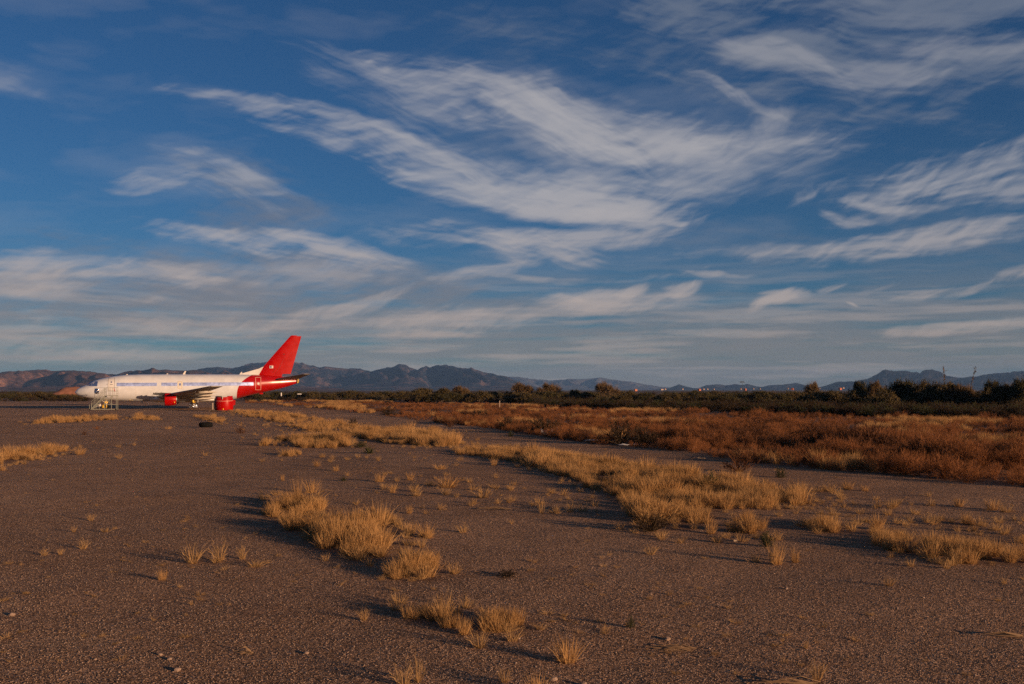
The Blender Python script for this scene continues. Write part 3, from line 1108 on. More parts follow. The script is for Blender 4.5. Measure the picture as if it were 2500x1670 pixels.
GL = {
    'foreground': ('long dry golden grass in the large patch in the foreground', 18.5, 0.41, 0.41),
    'arm': ('sparse dry grass trailing off behind the large foreground patch', 11.5, 0.28, 0.51),
    'clump': ('dry grass clump between the large patch and the nearest tufts', 25.3, 0.34, 0.33),
    'near_a': ('wispy dry grass in the near patch at bottom centre', 25.3, 0.29, 0.45),
    'near_b': ('dense dry grass at the right end of the near patch', 39.1, 0.28, 0.34),
    'edge_left': ('strip of golden grass at the left edge of the gravel', 10.3, 0.43, 0.45),
    'strip_left': ('thin golden grass strip on the gravel before the boarding stairs', 5.17, 0.43, 0.45),
    'strip_mid': ('small golden grass strip before the fuselage', 4.02, 0.43, 0.45),
    'behind_engine': ('golden grass between the black tyre and the red cowl', 3.45, 0.43, 0.50),
    'by_pallet': ('golden grass running right from the red cowl', 3.22, 0.46, 0.50),
    'gold_a': ('dense golden grass left of the dark spiky plant', 10.3, 0.53, 0.36),
    'gold_b': ('dense golden grass behind the dark spiky plant', 8.05, 0.51, 0.38),
    'gold_c': ('low golden grass at the left end of the middle patches', 6.9, 0.36, 0.45),
    'gold_d': ('tiny golden grass patch below the middle patches', 10.3, 0.34, 0.45),
    'back_gold': ('golden grass at the near edge of the rust coloured weeds', 3.91, 0.46, 0.51),
    'diagonal': ('broad diagonal band of golden grass across the right middle ground', 14.9, 0.43, 0.37),
    'diag_tail': ('golden grass at the lower end of the diagonal band', 18.4, 0.34, 0.45),
    'east_a': ('pale upright grass clump right of the diagonal band', 23, 0.43, 0.3),
    'east_b': ('long band of golden grass running off the right edge', 16.1, 0.37, 0.36),
    'east_c': ('thin dry grass behind the right hand grass band', 9.2, 0.27, 0.55),
    'east_d': ('low dry grass at the right edge of the gravel', 9.2, 0.24, 0.55),
}
for i, (k, (lab, dens, hh, thr)) in enumerate(GL.items()):
    pts = sample_poly(GRASS[k], dens, 300 + i, thr, 1.0)
    n = len(pts)
    hs = hh * (0.30 + 1.45 * fbm(pts[:, 0] / 0.9, pts[:, 1] / 0.9, 77 + i, 3) ** 1.3) * RNG.uniform(0.65, 1.2, n)
    scatter('dry_grass', lab, TUFT + THIN[:1], pts, hs, RNG.uniform(0, 6.28, n))

# thin seedlings fringe every patch
fr = []
for i, (k, P) in enumerate(GRASS.items()):
    c = P.mean(0)
    Q = c + (P - c) * 1.45
    fr.append(sample_poly(Q, 3.4 if P[:, 1].mean() < 50 else 0.9, 500 + i, 0.44, 0.9))
fr.append(sample_poly(poly([(1180, 1160), (1500, 1220), (1720, 1310), (1560, 1300), (1300, 1240), (1150, 1200)]), 1.6, 561, 0.43))
fr.append(sample_poly(poly([(820, 1150), (1120, 1160), (1330, 1260), (1120, 1300), (930, 1220)]), 1.5, 563, 0.46))
fr.append(sample_poly(poly([(430, 1350), (640, 1340), (660, 1400), (450, 1400)]), 2.2, 564, 0.46))
fr.append(sample_poly(poly([(560, 1030), (1100, 1060), (1150, 1140), (640, 1130)]), 0.35, 565, 0.44))
fr.append(sample_poly(poly([(920, 1440), (1320, 1480), (1340, 1600), (960, 1560)]), 2.0, 566, 0.48))
fr.append(sample_poly(poly([(2000, 1190), (2520, 1230), (2520, 1330), (2200, 1270), (2000, 1230)]), 1.6, 562, 0.48))
fr = np.concatenate(fr)
scatter('thin_dry_grass', 'thin dry stalks scattered on the gravel round the grass patches', THIN, fr,
        RNG.uniform(0.10, 0.24, len(fr)), RNG.uniform(0, 6.28, len(fr)), 0.2)

# flat dead scraps of plants that break up the gravel
n = 900
y = 9.0 * (75 / 9.0) ** RNG.random(n)
x = RNG.uniform(-.56, .56, n) * y
k = fbm(x / 3.0, y / 5.0, 333, 3) > .47
dl = np.stack([x, y, gz(x, y)], 1)[k]
dsz = RNG.uniform(.03, .10, len(dl))
scatter('dead_litter', 'small flat dead weeds and stalks littered over the gravel', [THIN[0], THIN[1], THIN[2], THIN[3]], dl, np.stack([dsz * 1.5, dsz * 1.5, dsz * .55], 1), RNG.uniform(0, 6.28, len(dl)), .3)

# the rust coloured field
fp = sample_poly(FIELD, 3.3, 601, 0.0)
d = np.hypot(fp[:, 0], fp[:, 1])
pxs = CX + fp[:, 0] / fp[:, 1] * FPX
pys = HORY + EYE * FPX / fp[:, 1]
clear = fbm(fp[:, 0] / 5.0, fp[:, 1] / 9.0, 71, 3)
leftish = np.clip((1150 - pxs) / 450, 0, 1)
bare = ((pys > 1036) & (pys < 1052) & (pxs > 2080) & (pxs < 2330)) | ((pys > 1020) & (pys < 1027) & (pxs > 1560) & (pxs < 1660))
keep = (clear > 0.30 + 0.22 * leftish) & ~bare & (RNG.random(len(fp)) < np.clip(46 / d, 0.32, 1.0))
fp, d, leftish = fp[keep], d[keep], leftish[keep]
hs = (0.12 + 1.75 * fbm(fp[:, 0] / 3.2, fp[:, 1] / 4.5, 81, 3) ** 1.8) * RNG.uniform(0.75, 1.2, len(fp)) * (1 - 0.3 * leftish) * np.interp(d, [25, 50, 85, 140], [.88, .82, .56, .5])
kind = fbm(fp[:, 0] / 2.6, fp[:, 1] / 3.6, 87, 3) + RNG.normal(0, .04, len(fp)) > 0.655
scatter('rust_weeds', 'dense field of rust coloured dry weeds on the right', RUST, fp[~kind], hs[~kind], RNG.uniform(0, 6.28, (~kind).sum()))
scatter('dark_rust_weeds', 'darker brown weeds mixed into the rust coloured field', RUSTB, fp[kind], hs[kind], RNG.uniform(0, 6.28, kind.sum()))
gp = sample_poly(FIELD, 2.0, 602, 0.0)
gd = np.hypot(gp[:, 0], gp[:, 1])
keep = (fbm(gp[:, 0] / 6.0, gp[:, 1] / 12.0, 91, 3) > 0.625)
gp = gp[keep]
scatter('field_straw', 'pale straw grass showing in streaks among the rust weeds', TUFT, gp, RNG.uniform(0.4, 0.75, len(gp)), RNG.uniform(0, 6.28, len(gp)))

# ---------------------------------------------------------------- gravel
def pebbles(name, label, n, y0, y1, s0, s1, seed):
    rng = np.random.default_rng(seed)
    y = y0 * (y1 / y0) ** rng.random(n)
    x = rng.uniform(-0.56, 0.56, n) * y
    src = []
    for k in range(4):
        r2 = np.random.default_rng(seed + k)
        v = np.array([(0, 0, -1), (.72, -.53, -.45), (-.28, -.85, -.45), (-.89, 0, -.45), (-.28, .85, -.45), (.72, .53, -.45), (.28, -.85, .45),
                      (-.72, -.53, .45), (-.72, .53, .45), (.28, .85, .45), (.89, 0, .45), (0, 0, 1)]) * r2.uniform(0.65, 1.15, (12, 1)) * np.array([1, .8, .62])
        t = [(0, 1, 2), (1, 0, 5), (0, 2, 3), (0, 3, 4), (0, 4, 5), (1, 5, 10), (2, 1, 6), (3, 2, 7), (4, 3, 8), (5, 4, 9), (1, 10, 6), (2, 6, 7), (3, 7, 8),
             (4, 8, 9), (5, 9, 10), (6, 10, 11), (7, 6, 11), (8, 7, 11), (9, 8, 11), (10, 9, 11)]
        src.append(source(f'pebble_{seed}_{k}', mesh_np('pebble', v, None, t, np.full(12, k / 3.0)), PEB))
    s = s0 * (s1 / s0) ** (rng.random(n) ** 2.2)
    pts = np.stack([x, y, gz(x, y) + s * 0.2], 1)
    scatter(name, label, src, pts, np.stack([s, s, s * .8], 1), rng.uniform(0, 6.28, n), 0.3)


PEB = plant_mat('pebble_stone', (0.11, 0.070, 0.050), (0.34, 0.25, 0.19), transl=0.0, rough=0.85, patch=40.0)
pebbles('gravel', 'loose gravel chips on the near ground', 90000, 8.5, 26, 0.005, 0.014, 5)
pebbles('pebbles', 'larger pebbles strewn over the gravel', 1300, 8.5, 70, 0.009, 0.024, 6)
# ---------------------------------------------------------------- the airliner
YAW = R(17)
CA, SA = math.cos(YAW), math.sin(YAW)
NOSE = (-63.16, 143.9)


def S(px, off=0.0):
    """distance behind the nose for a pixel column, at a sideways offset (port is negative)"""
    u = px - CX
    return (u * (NOSE[1] + CA * off) - FPX * (NOSE[0] - SA * off)) / (FPX * CA - SA * u)


def Zp(py, s, off=0.0):
    return EYE + (HORY - py) * (NOSE[1] + SA * s + CA * off) / FPX


TOP = [(0, 2.44), (.04, 2.56), (.12, 2.68), (.3, 2.88), (.49, 3.03), (1.0, 3.29), (1.5, 3.53), (2.1, 3.87), (2.61, 4.13), (3.29, 4.38), (3.87, 4.52), (5.31, 4.83),
       (6.76, 5.0), (8.7, 5.09), (12, 5.13), (22, 5.16), (25, 5.14), (27, 5.06), (29, 4.88), (30.4, 4.66), (31.4, 4.48)]
BOT = [(0, 2.44), (.04, 2.33), (.12, 2.22), (.3, 2.07), (.97, 1.79), (1.94, 1.56), (3, 1.40), (3.9, 1.30), (6, 1.18), (7.7, 1.13), (12, 1.12), (20, 1.13), (21.4, 1.22),
       (22.5, 1.46), (24.2, 1.92), (26.5, 2.45), (28.95, 2.98), (30.2, 3.38), (31.4, 3.80)]
WID = [(0, .02), (.04, .13), (.12, .24), (.3, .43), (.5, .59), (1, .88), (1.5, 1.11), (2.1, 1.34), (2.6, 1.50), (3.3, 1.66), (4, 1.77), (5.3, 1.85), (6.8, 1.88), (21.5, 1.88),
       (23, 1.82), (24.5, 1.68), (26, 1.45), (27.5, 1.15), (29, .79), (30.4, .43), (31.4, .20)]


def ip(tab, s):
    return float(np.interp(s, [t[0] for t in tab], [t[1] for t in tab]))


def half(s, z):
    zt, zb = ip(TOP, s), ip(BOT, s)
    c, h = (zt + zb) / 2, (zt - zb) / 2
    t = min(0.999, abs((z - c) / max(h, .01)))
    return ip(WID, s) * (1 - t ** 2.15) ** (1 / 2.15)


def skin(s, z, out=0.0):
    """point on the port side of the hull"""
    return (s, -half(s, z) - out, z)


def on_skin(px, py):
    off = -1.5
    for _ in range(8):
        s = S(px, off)
        z = Zp(py, s, off)
        off = -half(s, z)
    return s, z


plane = empty('passenger_jet', (NOSE[0], NOSE[1], 0), YAW)
tag(plane, 'white airliner with red tail and no engines parked on the gravel, windows covered in foil', 'airplane')


def patch(name, s0, s1, z0, z1, out, mat, parent, nu=2, nv=6, z0b=None, z1b=None, th=0.03):
    """thin curved panel lying on the port side of the hull"""
    mb = MB()
    z0b = z0 if z0b is None else z0b
    z1b = z1 if z1b is None else z1b
    for lay in (out, -th):
        for i in range(nu + 1):
            for j in range(nv + 1):
                a, b = i / nu, j / nv
                s = s0 + (s1 - s0) * a
                lo, hi = z0 + (z0b - z0) * a, z1 + (z1b - z1) * a
                mb.v.append(skin(s, lo + (hi - lo) * b, lay))
    k = (nu + 1) * (nv + 1)
    idx = lambda i, j: i * (nv + 1) + j
    for i in range(nu):
        for j in range(nv):
            mb.f.append((idx(i, j), idx(i + 1, j), idx(i + 1, j + 1), idx(i, j + 1)))
    rim = [idx(i, 0) for i in range(nu + 1)] + [idx(nu, j) for j in range(1, nv + 1)] + [idx(i, nv) for i in range(nu - 1, -1, -1)] + [idx(0, j) for j in range(nv - 1, 0, -1)]
    for a, b in zip(rim, rim[1:] + rim[:1]):
        mb.f.append((b, a, a + k, b + k))
    mb.m = [0] * len(mb.f)
    return mb.build(name, mat, parent, smooth=nv > 1, sharp=40)


def frame_strip(name, s0, s1, z0, z1, w, out, mat, parent):
    mb = MB()
    for (a0, a1, b0, b1) in ((s0 - w, s1 + w, z1, z1 + w), (s0 - w, s1 + w, z0 - w, z0), (s0 - w, s0, z0, z1), (s1, s1 + w, z0, z1)):
        n = 8
        for i in range(n):
            t0, t1 = b0 + (b1 - b0) * i / n, b0 + (b1 - b0) * (i + 1) / n
            vs = [skin(a0, t0, out), skin(a1, t0, out), skin(a1, t1, out), skin(a0, t1, out)]
            vi = [skin(a0, t0, -.03), skin(a1, t0, -.03), skin(a1, t1, -.03), skin(a0, t1, -.03)]
            mb.add(vs + vi, [(0, 1, 2, 3), (4, 5, 1, 0), (1, 5, 6, 2), (2, 6, 7, 3), (4, 0, 3, 7)])
    return mb.build(name, mat, parent)


def build_fuselage():
    st = sorted(set([t[0] for t in TOP + BOT + WID] + list(np.arange(7.5, 31.4, .75))))
    mb = MB()
    rg = []
    n = 48
    for s in st:
        zt, zb, w = ip(TOP, s), ip(BOT, s), ip(WID, s)
        c, h = (zt + zb) / 2, (zt - zb) / 2
        ring = []
        for k in range(n):
            a = 2 * math.pi * k / n
            cs, sn = math.cos(a), math.sin(a)
            e = 2 / 2.15
            ring.append((s, w * math.copysign(abs(cs) ** e, cs), c + h * math.copysign(abs(sn) ** e, sn)))
        rg.append(ring)
    mb.rings(rg)
    return mb.build('fuselage', M['livery'], plane, smooth=True, sharp=60)


build_fuselage()


def airfoil(le, chord, thick, n=9):
    """closed section in (distance aft, height) terms"""
    xs = [0.5 * (1 - math.cos(math.pi * i / n)) for i in range(n + 1)]
    f = lambda x: 5 * thick * (0.2969 * math.sqrt(x) - 0.126 * x - 0.3516 * x * x + 0.2843 * x ** 3 - 0.1036 * x ** 4)
    return [(le + chord * x, chord * f(x)) for x in xs] + [(le + chord * x, -chord * f(x)) for x in xs[-2:0:-1]]


def wing(side):
    mb = MB()
    sec = [(1.2, 10.9, 7.4, 1.72, .13), (1.9, 11.4, 6.7, 1.80, .13), (4.83, 13.1, 4.7, 2.18, .12), (9.0, 15.5, 3.2, 2.66, .11), (14.25, 18.45, 1.85, 3.27, .10), (14.44, 18.75, 1.5, 3.30, .08)]
    rg = []
    for (y, le, ch, z, th) in sec:
        rg.append([(x, side * y, z + h) for x, h in airfoil(le, ch, th)])
    if side > 0:
        rg = [r[::-1] for r in rg]
    mb.rings(rg)
    w = mb.build('wing', M['wing_grey'], plane, smooth=True, sharp=35)
    for (y, s0, L, z, r) in ((3.3, 15.6, 3.9, 1.62, .25), (6.3, 16.2, 3.3, 2.08, .22), (9.4, 17.0, 2.7, 2.50, .18)):
        m2 = MB()
        m2.lathe([(0, .01), (L * .12, r * .6), (L * .35, r), (L * .65, r * .8), (L * .88, r * .35), (L, .01)], 14, 'x', (s0, side * y, z))
        m2.build('flap_fairing', M['fairing_grey'], w, smooth=True)
    m3 = MB()
    m3.rings([[(x, side * y, z + h) for x, h in airfoil(le, ch, .16, 6)][::(-1 if side > 0 else 1)] for (y, le, ch, z) in
              ((2.1, 17.7, 1.5, 1.50), (4.6, 17.5, 1.15, 1.95), (9.6, 18.4, .85, 2.58))])
    m3.build('flap', M['fairing_grey'], w, smooth=True, sharp=40)
    # belly fairing half
    m4 = MB()
    rr = []
    for s, wd, zb, zt in ((10.2, 1.0, 1.2, 1.5), (11.2, 1.75, .99, 2.2), (13, 2.02, .93, 2.35), (16, 2.05, .93, 2.25), (18.2, 1.9, 1.0, 1.9), (19.6, 1.3, 1.12, 1.45)):
        rr.append([(s, side * wd * math.cos(a), (zt + zb) / 2 + (zt - zb) / 2 * math.sin(a)) for a in np.linspace(-math.pi / 2, math.pi / 2, 9)])
    m4.rings(rr, close=False, cap0=False, cap1=False)
    m4.build('wing_root_fairing', M['white_paint'], plane, smooth=True)
    return w


for sd in (-1, 1):
    wing(sd)


def vertical_tail():
    mb = MB()
    # fin forward of the hinge; rudder behind it
    def sect(z, le, te, t0, a, b, th):
        ch = te - le
        f = lambda x: 5 * th * (0.2969 * math.sqrt(x) - 0.126 * x - 0.3516 * x * x + 0.2843 * x ** 3 - 0.1036 * x ** 4) * ch
        xs = np.linspace(a, b, 7)
        return [(le + ch * x, -f(x), z) for x in xs] + [(le + ch * x, f(x), z) for x in xs[::-1]]
    lev = [(4.7, 25.1, 30.45), (5.13, 25.45, 30.53), (8.1, 27.9, 31.33), (11.05, 30.45, 32.13), (11.17, 30.62, 32.16)]
    hinge = lambda z: 29.25 + (z - 5.1) * (31.42 - 29.25) / (11.1 - 5.1)
    rg, rr = [], []
    for z, le, te in lev:
        h = (hinge(z) - le) / (te - le)
        rg.append(sect(z, le, te, 0, 0.0, h, .11))
        if z > 5:
            rr.append(sect(z + (.12 if z < 6 else 0) - (.1 if z > 11.1 else 0), le, te, 0, h + .004, 1.0, .11))
    mb.rings(rg)
    fin = mb.build('fin', M['paint_red'], plane, smooth=True, sharp=40)
    m2 = MB().rings(rr)
    m2.build('rudder', M['paint_red'], plane, smooth=True, sharp=40)
    m3 = MB()
    m3.rings([[(22.9, -.04, 5.12), (22.9, .04, 5.12), (22.9, .02, 5.18), (22.9, -.02, 5.18)],
              [(25.6, -.26, 5.05), (25.6, .26, 5.05), (25.75, .05, 6.02), (25.75, -.05, 6.02)],
              [(25.75, -.28, 5.05), (25.75, .28, 5.05), (26.48, .06, 6.37), (26.48, -.06, 6.37)]])
    m3.build('dorsal_fin', M['white_paint'], plane)
    # patch with a small emblem on the fin
    s0, z0 = 27.35, 6.10
    m4 = MB().box(s0, s0 + .55, -.30, -.20, z0, z0 + .40)
    fl = m4.build('fin_placard', M['post_white'], plane)
    MB().box(s0 + .08, s0 + .30, -.306, -.295, z0 + .05, z0 + .35).build('placard_field', M['flag_blue'], fl)
    m5 = MB()
    for a, b in (((28.9, -.19, 6.3), (29.55, -.16, 7.8)), ((28.25, -.26, 5.35), (29.05, -.22, 6.6)), ((27.8, -.29, 5.4), (28.3, -.27, 6.1))):
        m5.bar(a, b, .022)
    m5.build('skin_joint', M['joint_red'], fin)
    MB().box(29.4, 29.62, -.25, -.15, 8.25, 8.33).build('vent', M['dark_metal'], fin)


vertical_tail()


def tailplane(side):
    mb = MB()
    rg = []
    for (y, le, ch, z, th) in ((.35, 27.9, 3.7, 4.40, .10), (.8, 28.25, 3.4, 4.46, .10), (3.5, 30.0, 2.2, 4.79, .09), (6.2, 31.75, 1.15, 5.13, .08), (6.38, 31.95, .95, 5.15, .06)):
        rg.append([(x, side * y, z + h) for x, h in airfoil(le, ch, th)])
    if side > 0:
        rg = [r[::-1] for r in rg]
    mb.rings(rg)
    mb.build('tailplane', M['wing_grey'], plane, smooth=True, sharp=35)


for sd in (-1, 1):
    tailplane(sd)

# tail cone wrapped in tape
m = MB().lathe([(0, .31), (.12, .33), (.3, .29), (.42, .2), (.43, .02)], 16, 'x', (31.38, 0, 4.14))
tc = m.build('exhaust_cover', M['dark_metal'], plane, smooth=True, sharp=40)
mb = MB()
for (a, b, c_, d) in (((31.45, -.34, 4.42), (31.75, -.30, 4.05), .05, 0), ((31.72, -.30, 4.42), (31.50, -.34, 3.95), .05, 0), ((31.5, -.2, 4.5), (31.8, -.1, 4.3), .04, 0), ((31.46, -.25, 3.88), (31.7, -.2, 3.95), .05, 0)):
    mb.bar(a, b, c_)
mb.build('tape', M['tape_yellow'], tc)

# foil over the window rows
for (p0, p1) in ((285, 383), (394, 432.4), (447.2, 619)):
    s0, s1 = S(p0, -1.85), S(p1, -1.85)
    z = lambda s: 3.58 + (s - 5.8) * 0.0068
    o = patch('window_foil', s0, s1, z(s0) - .25, z(s0) + .25, .022, M['foil_strip'], plane, max(4, int((s1 - s0) * 2)), 4, z(s1) - .24, z(s1) + .24)
    o['label'] = 'silver blue foil strip taped over a row of cabin windows'

# cockpit windscreen under foil
tops = [(211.6, 939.0), (218.5, 934.3), (225.5, 930.3), (232.4, 930.6), (239.2, 931.3)]
bots = [(212.6, 941.2), (218.0, 942.3), (223.0, 943.0), (230.4, 943.0), (237.6, 943.0)]
for a, b in ((0, 2), (2, 4)):
    mb = MB()
    rows = []
    for i in range(a, b + 1):
        col = []
        for j in range(5):
            t = j / 4
            inset = .10 * ((1 if i == a else 0) - (1 if i == b else 0)) * 3
            px = bots[i][0] + (tops[i][0] - bots[i][0]) * t + inset
            py = bots[i][1] + (tops[i][1] - bots[i][1]) * t
            s, z_ = on_skin(px, py)
            col.append((s, z_))
        rows.append(col)
    for lay in (.02, -.04):
        for col in rows:
            mb.v += [skin(s, z_, lay) for s, z_ in col]
    n = len(rows)
    for i in range(n - 1):
        for j in range(4):
            mb.f.append((i * 5 + j, (i + 1) * 5 + j, (i + 1) * 5 + j + 1, i * 5 + j + 1))
    k = n * 5
    rim = [i * 5 for i in range(n)] + [(n - 1) * 5 + j for j in range(1, 5)] + [i * 5 + 4 for i in range(n - 2, -1, -1)] + [j for j in range(3, 0, -1)]
    for p, q in zip(rim, rim[1:] + rim[:1]):
        mb.f.append((q, p, p + k, q + k))
    mb.m = [0] * len(mb.f)
    mb.build('cockpit_window', M['foil_window'], plane, smooth=True, sharp=40)
m = MB()
s, z = on_skin(209, 940.5)
m.bar(skin(s, z, .03), skin(s + .5, z + .1, .04), .03)
m.build('wiper', M['tape_yellow'], plane)


def door(s0, s1, z0, z1, frame_mat, mat, label):
    d = patch('door', s0, s1, z0, z1, .008, mat, plane, 2, 10)
    d['label'] = label
    frame_strip('door_frame', s0, s1, z0, z1, .055, .022, frame_mat, d)
    return d


d = door(4.62, 5.42, 2.74, 4.52, M['outline'], M['white_paint'], 'white front cabin door with a grey frame')
patch('door_window', 4.94, 5.12, 3.84, 4.02, .02, M['flag_blue'], d, 1, 2)
patch('door_handle', 4.84, 5.24, 3.56, 3.62, .03, M['dark_metal'], d, 1, 1)
for z in (4.15, 3.6, 3.05):
    MB().bar(skin(4.50, z, .03), skin(4.36, z, .03), .03).build('door_hinge', M['outline'], d)
d = door(25.27, 25.98, 2.84, 4.66, M['outline_red'], M['livery'], 'red rear cabin door with a pale outline')
patch('door_sticker', 25.50, 25.80, 3.60, 3.92, .02, M['post_white'], d, 1, 2)
patch('door_handle', 25.62, 25.92, 3.50, 3.56, .03, M['outline'], d, 1, 1)
d = door(14.20, 14.68, 3.08, 3.98, M['outline_yellow'], M['white_paint'], 'overwing exit hatch with a yellowish outline')
patch('door_window', 14.33, 14.55, 3.45, 3.78, .02, M['foil_window'], d, 1, 2)

# aerials along the roof and a beacon
for s, h, lean in ((14.95, .48, .22), (23.1, .36, .14), (7.0, .09, .02), (12.6, .10, .02)):
    z = ip(TOP, s)
    m = MB().rings([[(s - .2, -.03, z - .05), (s + .16, -.03, z - .05), (s + .16, .03, z - .05), (s - .2, .03, z - .05)],
                    [(s + lean * .6, -.015, z + h), (s + lean + .1, -.015, z + h), (s + lean + .1, .015, z + h), (s + lean * .6, .015, z + h)]])
    m.build('antenna', M['post_white'], plane)
s = 25.9
m = MB().box(s, s + .5, -.05, .05, ip(BOT, s) - .16, ip(BOT, s) + .05)
m.build('tail_skid', M['paint_red'], plane)
s, z = on_skin(316, 976.5)
m = MB().bar(skin(s, z, .0), skin(s + .45, z, .0), .07)
m.build('drain_panel', M['outline_yellow'], plane)
m = MB().rings([[(8.9, -.3, 1.16), (9.15, -.3, 1.16), (9.15, -.27, 1.16), (8.9, -.27, 1.16)], [(9.2, -.3, .72), (9.3, -.3, .72), (9.3, -.27, .72), (9.2, -.27, .72)]])
m.build('belly_antenna', M['fairing_grey'], plane)


def engine_remains(side):
    y = side * 4.83
    m = MB()
    m.rings([[(10.85, y - .10, 2.16), (10.85, y + .10, 2.16), (10.85, y + .10, 2.32), (10.85, y - .10, 2.32)],
             [(12.3, y - .20, 1.98), (12.3, y + .20, 1.98), (12.3, y + .20, 2.40), (12.3, y - .20, 2.40)],
             [(13.6, y - .22, 1.90), (13.6, y + .22, 1.90), (13.6, y + .22, 2.34), (13.6, y - .22, 2.34)],
             [(15.6, y - .14, 1.86), (15.6, y + .14, 1.86), (15.6, y + .14, 2.2), (15.6, y - .14, 2.2)]])
    py = m.build('engine_pylon', M['dark_metal'], plane)
    m = MB()
    for k in range(7):
        m.box(10.9 + k * .22, 10.98 + k * .22, y - .16, y + .16, 2.30, 2.42 + .05 * (k % 3))
    m.build('pylon_fitting', M['dark_metal'], py)
    m = MB()
    for a, b in (((10.75, -.5, 2.1), (10.75, -.5, 1.0)), ((10.75, -.5, 1.0), (12.4, -.5, .92)), ((10.75, -.5, 2.1), (12.4, -.5, 2.1)), ((11.4, -.5, 2.1), (11.4, -.5, .98)),
                 ((12.0, -.3, 2.0), (12.3, -.2, 1.2))):
        m.bar((a[0], y + a[1], a[2]), (b[0], y + b[1], b[2]), .035)
    m.build('mount_frame', M['dark_metal'], py)
    # the reverser sleeve that is still hanging there
    n = M['paint_red']
    m = MB()
    prof = [(0, .86), (.04, .90), (.5, .93), (1.1, .86), (1.55, .75), (1.60, .72), (1.57, .66), (1.0, .70), (.2, .76), (0, .80)]
    m.lathe(prof, 28, 'x', (12.45, y, 1.44), close_prof=True)
    sl = m.build('engine_cowl', n, py, smooth=True, sharp=40)
    m = MB().lathe([(0, .74), (.09, .73), (.10, .62), (0, .63)], 28, 'x', (14.02, y, 1.44), close_prof=True)
    m.build('exhaust_ring', M['bare_metal'], sl, smooth=True, sharp=30)
    m = MB().lathe([(0, .60), (.6, .52), (1.1, .30), (1.35, .02)], 20, 'x', (13.0, y, 1.44))
    m.build('exhaust_plug', M['soot'], sl, smooth=True)
    MB().box(13.75, 13.85, y - .80, y - .74, .95, 1.12).build('tag_plate', M['tape_yellow'], sl)


for sd in (-1, 1):
    engine_remains(sd)


def foil_lump(name, c, size, seed, parent, mat=None, sub=3):
    """crinkled wrapping: a ball of many flat facets pushed in and out"""
    import bmesh
    bm = bmesh.new()
    bmesh.ops.create_icosphere(bm, subdivisions=sub, radius=1.0)
    rng = np.random.default_rng(seed)
    for v in bm.verts:
        n = v.co.normalized()
        k = max(abs(n.x), abs(n.y), abs(n.z))
        v.co = n * (0.6 + 0.4 / k * 0.72)
        v.co += n * rng.normal(0, .12 if sub == 2 else .085)
        v.co = Vector((c[0] + v.co.x * size[0], c[1] + v.co.y * size[1], c[2] + v.co.z * size[2]))
    me = bpy.data.meshes.new(name)
    bm.to_mesh(me)
    bm.free()
    me.materials.append(mat or M['foil'])
    return link(name, me, None, parent)


for side in (-1, 1):
    y = side * 2.62
    m = MB().tube([(16.25, y, 1.75), (16.3, y, 1.2), (16.35, y, .6)], [.16, .14, .11], 10)
    m.bar((16.3, y, 1.25), (15.4, y - side * .8, 1.6), .06)
    m.bar((16.35, y, .75), (16.75, y, 1.25), .05)
    lg = m.build('landing_gear', M['tape_yellow'], plane, smooth=True, sharp=40)
    for q, (dx, w_) in enumerate(((-.12, .52), (.28, .44))):
        foil_lump('foil_wrap', (16.30 + dx, y + (-.28 if q == 0 else .30), .50 - .04 * q), (w_, .24, .50 - .03 * q), 11 + q + 5 * side, lg, None, 2)
    MB().box(16.95, 17.0, y - .5, y + .15, .95, 1.45).build('gear_door', M['white_paint'], lg)
m = MB().tube([(4.15, 0, 1.35), (4.2, 0, .8), (4.25, 0, .40)], [.11, .10, .08], 10)
m.bar((4.2, 0, .8), (3.5, 0, 1.4), .05)
ng = m.build('nose_gear', M['post_white'], plane, smooth=True, sharp=40)
for yy in (-.22, .22):
    m = MB().lathe([(-.10, .18), (-.10, .30), (-.06, .345), (.06, .345), (.10, .30), (.10, .18)], 22, 'y', (4.25, yy, .345))
    w_ = m.build('wheel', M['rubber'], ng, smooth=True, sharp=35)
    MB().lathe([(-.085, .01), (-.09, .10), (-.075, .175), (.075, .175), (.085, .10), (.085, .01)], 18, 'y', (4.25, yy, .345)).build('rim', M['post_white'], w_, smooth=True, sharp=30)
MB().box(4.02, 4.40, -.17, .17, .86, 1.12).build('tow_cover', M['tape_yellow'], ng)

# ---------------------------------------------------------------- boarding stairs by the nose
sx, sy = gx(253, 1001.5)
stairs = empty('boarding_stairs', (sx, sy, gz1(sx, sy)), R(12))
tag(stairs, 'grey steel boarding stairs with handrails standing beside the aircraft nose', 'stairs')
SM = M['steel_green']
PW, PH = 1.0, 2.05         # platform half width / height
xl, xp, xr = -1.72, .18, 1.78
m = MB().box(xp, xr, -PW * .6, PW * .6, PH - .08, PH)
m.build('platform', SM, stairs)
for y in (-.6, .6):
    m = MB()
    m.bar((xl + .25, y, .18), (xp + .05, y, PH - .04), .05, .11)
    m.build('stringer', SM, stairs)
for k in range(9):
    t = (k + .6) / 9.4
    x, z = xl + .25 + (xp - xl - .2) * t, .18 + (PH - .22) * t
    MB().box(x - .11, x + .13, -.58, .58, z - .015, z + .02).build('step', SM, stairs)
for x, y in ((xp + .03, -.6), (xr - .03, -.6), (xp + .03, .6), (xr - .03, .6), (1.12, -.6)):
    MB().bar((x, y, .12), (x, y, PH - .08), 0.061).build('leg', SM, stairs)
